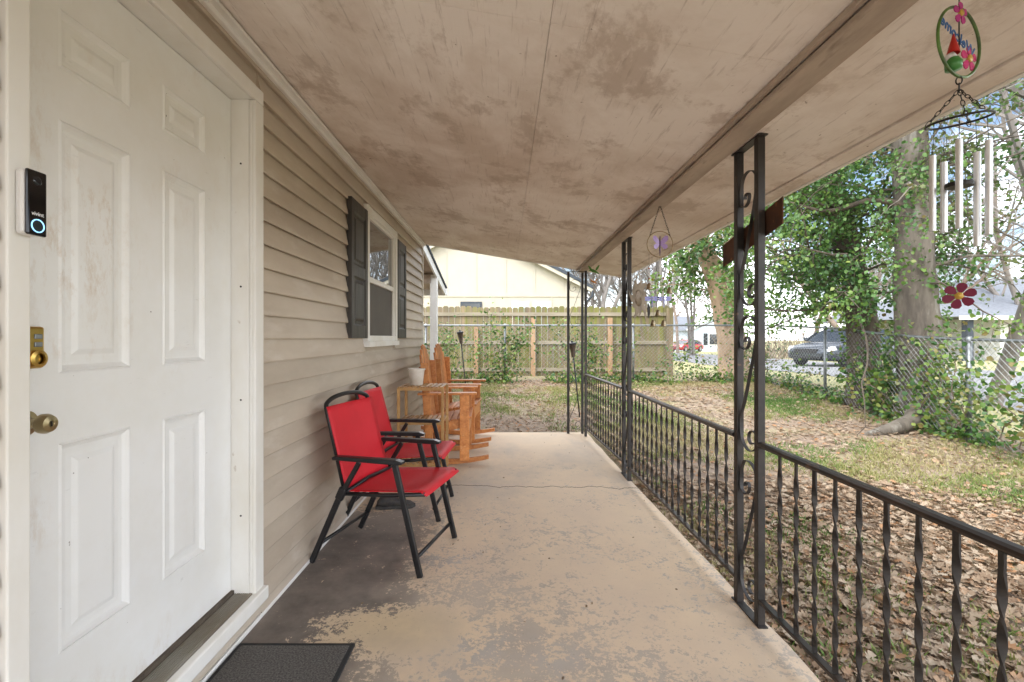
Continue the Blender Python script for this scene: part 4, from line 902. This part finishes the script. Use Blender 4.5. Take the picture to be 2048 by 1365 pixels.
protos = [bare_tree(1, 9, M['twig'], 3, .25), bare_tree(2, 10, M['twig'], 2, .3), bare_tree(5, 8, M['twigb'], 1), bare_tree(9, 9, M['twig'], 4, .2)]
spots = [(8.1, 7.6, 1), (15.5, 13, 0), (11.8, 9.5, 3), (5.2, 27, 0), (7.2, 29, 1), (8.6, 26.5, 3), (6.3, 33, 3), (9.8, 31, 0), (11, 36, 1), (12.5, 40, 0), (4.5, 36, 1), (13.5, 34, 3), (16, 44, 2), (19, 38, 2), (22, 46, 0), (20, 31, 2), (25, 36, 2), (23, 27, 2), (28, 42, 1), (31, 33, 0), (34, 45, 2), (18.5, 25, 2), (38, 50, 3), (30, 62, 0), (20, 66, 2), (25, 70, 1), (33, 72, 3), (14, 60, 1), (40, 38, 2), (27, 24, 1), (8, 48, 2), (1, 45, 0), (-6, 40, 1)]
used = set()
for i, (x, y, k) in enumerate(spots):
    o = protos[k] if k not in used else copy_tree(protos[k]); used.add(k)
    o.location = (x, y, gz(x, y)); o.rotation_euler = (0, 0, rnd.uniform(0, 6.28)); sc_ = rnd.uniform(.8, 1.2); o.scale = (sc_, sc_, sc_)
    lab = 'bare grey winter tree standing beyond the fences' if k != 2 else 'bare brown winter tree standing across the road'
    tag(o, lab, 'tree', 'bare grey trees' if k != 2 else 'bare brown trees')
# brushy thicket across the road
bt = MB(); r = random.Random(4)
for k in range(1500):
    x = r.uniform(13, 40); y = 27 + (x - 13) * .25 + r.gauss(0, 1.2); q = walk((x, y, gz(x, y)), (r.gauss(0, .35), r.gauss(0, .35), 1), r.uniform(1, 3.2), 4, .2, .02, r); bt.tube(q, [.02, .016, .012, .008, .004], 3, False)
tag(bt.build('thicket', pm('brush_wood', (.30, .23, .16), (.20, .16, .10), 1.5, .95)), 'brown leafless brush thicket across the road', 'brush', kind='stuff')

# ------------------------------------------------------------ neighbouring houses
nh = empty('neighbour_house', (-2, 22, .1), 'cream board-and-batten house with dark roof behind the wooden fence', 'house')
HY = 22.0; hx0, hx1 = (712 - VX) * HY / F, (1168 - VX) * HY / F; ez = H + (VY - 574) * HY / F; pkx = (940 - VX) * HY / F; pz_ = ez + .52 * (hx1 - pkx)
MB().prism([(hx0, -.3), (hx1, -.3), (hx1, ez), (pkx, pz_), (hx0, ez)], lambda a, b_, t: (a, t, b_), HY, HY + 12).build('wall', M['batten'], nh)
bandz = H + (VY - 589) * HY / F
MB().box(hx0, hx1 + .01, HY - .04, HY - .001, bandz - .12, bandz + .07).build('band_board', M['batten'], nh)
for px in (760, 828, 892, 952, 1011, 1069, 1127):
    x = (px - VX) * HY / F; MB().box(x - .035, x + .035, HY - .03, HY - .001, bandz + .071, min(ez + .52 * (hx1 - x), ez + .52 * (x - hx0)) - .05).build('batten', M['batten'], nh)
for px in (800, 863, 930 - 2, 987, 1045, 1103, 1150):
    x = (px - VX) * HY / F; MB().box(x - .035, x + .035, HY - .03, HY - .001, -.2, bandz - .121).build('batten', M['batten'], nh)
for s, xa in ((1, hx1), (-1, hx0)):
    ex = xa + s * .35; e0 = (pkx, pz_ + .05); e1 = (ex, ez - .52 * .35 + .05)
    MB().prism([e0, e1, (e1[0], e1[1] + .16), (e0[0], e0[1] + .18)], lambda a, b_, t: (a, t, b_), HY - .35, HY + 12.3).build('roof', M['roofdark'], nh)
    MB().prism([(e0[0], e0[1] - .17), (e1[0], e1[1] - .17), e1, e0], lambda a, b_, t: (a, t, b_), HY - .33, HY - .29).build('bargeboard', M['batten'], nh)
for (a, b_, dark) in [(921, 964, 1), (1023, 1058, 0), (1066, 1102, 0)]:
    x0, x1 = (a - VX) * HY / F, (b_ - VX) * HY / F; zt = H + (VY - 604) * HY / F
    wnd = MB().box(x0, x1, HY - .06, HY - .001, zt - 1.2, zt).build('window', M['roofdark'] if dark else M['white'], nh)
    MB().box(x0 + .08, x1 - .08, HY - .07, HY - .061, zt - 1.12, zt - .09).build('pane', M['glassdark'] if dark else pm('blind', (.55, .65, .66), None, rough=.2), wnd)
MB().tube([(hx1 + .33, HY - .3, ez - .2), (hx1 + .33, HY - .3, ez - .45), (hx1 + .06, HY - .1, ez - .75), (hx1 + .06, HY - .1, -.1)], .05, 8).build('downspout', M['roofdark'], nh)
# pale blue house far down the road
bh = empty('far_house', (24, 60, -.5), 'small pale blue house with white gable far down the road', 'house')
def bb(nm, mt, *a, par=None): return MB().box(*a).build(nm, M[mt], par or bh)
bx0, bx1, BY = 20.6, 28.4, 60; g60 = gz(0, 60); bez = H + (VY - 660) * BY / F
bb('wall', 'bluewall', bx0, bx1, BY, BY + 8, g60 - .2, bez)
MB().prism([(BY - .5, bez - .1), (BY + 4, bez + 1.9), (BY + 8.5, bez - .1)], lambda a, b_, t: (t, a, b_), bx0 - .4, bx1 + .4).build('roof', M['shingle'], bh)
gx0, gx1 = 23.2, 28.0
MB().prism([(gx0, g60 - .2), (gx1, g60 - .2), (gx1, bez), ((gx0 + gx1) / 2, bez + 1.5), (gx0, bez)], lambda a, b_, t: (a, t, b_), BY - 1.6, BY - .01).build('gable_wing', M['bluewall'], bh)
for s in (-1, 1):
    m_ = (gx0 + gx1) / 2; MB().prism([(m_, bez + 1.52), (m_ + s * 2.8, bez - .2), (m_ + s * 2.8, bez - .0), (m_, bez + 1.74)], lambda a, b_, t: (a, t, b_), BY - 1.9, BY + 3).build('gable_roof', M['white'], bh)
wv = bb('window', 'white', 25.0, 26.3, BY - 1.66, BY - 1.601, .3, 1.75); bb('pane', 'glassdark', 25.12, 26.18, BY - 1.69, BY - 1.661, .4, 1.65, par=wv)
for x in (24.4, 26.4): bb('shutter', 'glassdark', x, x + .5, BY - 1.64, BY - 1.601, .3, 1.75)
# grey-roofed house on the right
gh = empty('roadside_house', (27, 24, -.1), 'white house with broad grey shingle roof and dark porch column', 'house')
q0 = P(1932, 634, 23); ez2 = q0.z
def gbx(nm, mt, *a): return MB().box(*a).build(nm, M[mt], gh)
gbx('wall', 'white', 24.6, 36, 23.6, 33, -.3, ez2 - .02)
gr_ = MB(); gr_.add([(21.6, 22.6, ez2), (37, 22.6, ez2), (37, 34, ez2), (21.6, 34, ez2), (27.2, 28.3, ez2 + 2.5), (32, 28.3, ez2 + 2.5)], [(0, 1, 5, 4), (1, 2, 5), (2, 3, 4, 5), (3, 0, 4), (3, 2, 1, 0)]); gr_.build('roof', M['shingle'], gh)
gbx('eave_board', 'white', 21.6, 37, 22.57, 22.599, ez2 - .16, ez2 + .03); gbx('porch_column', 'roofdark', 22.2, 22.5, 22.8, 23.1, -.2, ez2); gbx('porch_column', 'roofdark', 22.2, 22.5, 30, 30.3, -.2, ez2)
gbx('window', 'glassdark', 27.5, 28.9, 23.56, 23.599, .8, 2.0)

# ------------------------------------------------------------ cars
def car(name, label, loc, rz, paint):
    t = empty(name, (0, 0, 0), label, 'car')
    st = [(-2.32, .62, .36, .66), (-2.25, .78, .27, .80), (-1.9, .87, .22, .90), (-1.2, .90, .20, .95), (-.3, .91, .19, .95), (.6, .91, .19, .95), (1.0, .90, .19, .93), (1.5, .89, .20, .86), (1.95, .86, .22, .78), (2.22, .76, .27, .68), (2.34, .58, .36, .58)]
    b = MB(); n = 12
    for x, wd, zl, zh in st:
        for (a, c) in [(-.75, 0), (-.97, .12), (-1, .45), (-.98, .72), (-.90, .92), (-.6, 1), (.6, 1), (.90, .92), (.98, .72), (1, .45), (.97, .12), (.75, 0)]: b.v.append((x, a * wd, zl + (zh - zl) * c))
    for i in range(len(st) - 1):
        for j in range(n): b.f.append((i * n + j, i * n + (j + 1) % n, (i + 1) * n + (j + 1) % n, (i + 1) * n + j))
    b.f += [tuple(range(n)), tuple((len(st) - 1) * n + j for j in range(n))]; b.build('body', paint, t, smooth='auto', local=True)
    gs = [(-2.0, .70, .90, .91), (-1.25, .70, .93, 1.33), (-.5, .68, .93, 1.43), (.15, .68, .93, 1.42), (.55, .70, .93, 1.30), (1.25, .74, .90, .91)]; gl = MB()
    for x, wd, zl, zh in gs: gl.v += [(x, -wd - .08, zl), (x, -wd + .10 * (zh - .9), zh - .01), (x, wd - .10 * (zh - .9), zh - .01), (x, wd + .08, zl)]
    for i in range(5):
        for j in range(3): gl.f.append((i * 4 + j, i * 4 + j + 1, i * 4 + 5 + j, i * 4 + 4 + j))
    gl.build('windows', M['glassdark'], t, local=True)
    rfm = MB()
    for x, wd, zl, zh in gs[1:5]: rfm.v += [(x, -wd + .04, zh - .012), (x, -wd * .7, zh + .015), (x, wd * .7, zh + .015), (x, wd - .04, zh - .012)]
    for i in range(3):
        for j in range(3): rfm.f.append((i * 4 + j, i * 4 + j + 1, i * 4 + 5 + j, i * 4 + 4 + j))
    rfm.build('roof', paint, t, smooth=True, local=True)
    for s in (-1, 1):
        for (x0, z0, x1, z1) in [(1.22, .93, .55, 1.30), (-1.25, 1.33, -1.98, .93), (-.28, .95, -.3, 1.40)]: MB().bar((x0, s * .765, z0), (x1, s * (.765 - .09 * (z1 - .9) * 1.2), z1), .05, .06).build('pillar', paint, t, local=True)
        MB().prism([(1.98, .62), (2.24, .56), (2.26, .62), (2.02, .74)], lambda a, c, q: (a, s * (.86 - (a - 1.98) * .5) * q, c), .80, 1.012).build('headlight', plain('headlamp', (.75, .77, .8), .1), t, local=True)
        MB().obox((.85, s * 1.0, 1.0), (.12, .2, .13), 0).build('mirror', paint, t, bevel=.03, local=True)
        for x in (-1.38, 1.42):
            m = Matrix.Rotation(R(90), 3, 'X'); c = (x, s * .82, .33)
            wh = empty('wheel', c); wh.parent = t
            MB().lathe([(.20, -.11), (.30, -.115), (.33, -.08), (.33, .08), (.30, .115), (.20, .11)], (0, 0, 0), 28, m).build('tyre', plain('tyre', (.015, .015, .016), .85), wh, smooth=True, local=True)
            rm = MB().lathe([(.21, -.10), (.225, -.112), (.225, .112), (.21, .10), (.19, .06), (.05, .06), (0, .06)], (0, 0, 0), 28, m)
            for k in range(10): a = k * math.pi / 5; rm.bar((.04 * math.cos(a), s * .095, .04 * math.sin(a)), (.215 * math.cos(a), s * .105, .215 * math.sin(a)), .03, .02, (0, 1, 0))
            rm.lathe([(0, s * .112), (.045, s * .11), (.05, s * .09)], (0, 0, 0), 14, Matrix.Rotation(R(-90), 3, 'X')); rm.build('rim', plain('alloy', (.62, .63, .65), .3, .8), wh, local=True)
    MB().prism([(.40, .50), (.42, .64), (.0, .655), (-.42, .64), (-.40, .50)], lambda a, c, q: (q, a, c), 2.28, 2.352).build('grille', plain('grille_dark', (.03, .03, .035), .3, .5), t, local=True)
    MB().box(2.26, 2.365, -.55, .55, .30, .40).build('lower_grille', M['black'], t, local=True, bevel=.02)
    t.location = loc; t.rotation_euler = (0, 0, rz); return t
cx, cy = 12.9, 17.9
car('parked_car', 'dark grey sedan parked on the road behind the ivy tree', (cx, cy, gz(cx, cy) + .012), R(203), plain('grey_paint', (.06, .068, .08), .18, .5))
car('parked_car', 'red car parked before the pale blue house', (21.0, 55, gz(21, 55) + .012), R(215), plain('red_paint', (.42, .015, .03), .2, .2))
for o in list(bpy.data.objects):
    if o.name.startswith('parked_car'): o['group'] = 'parked cars'
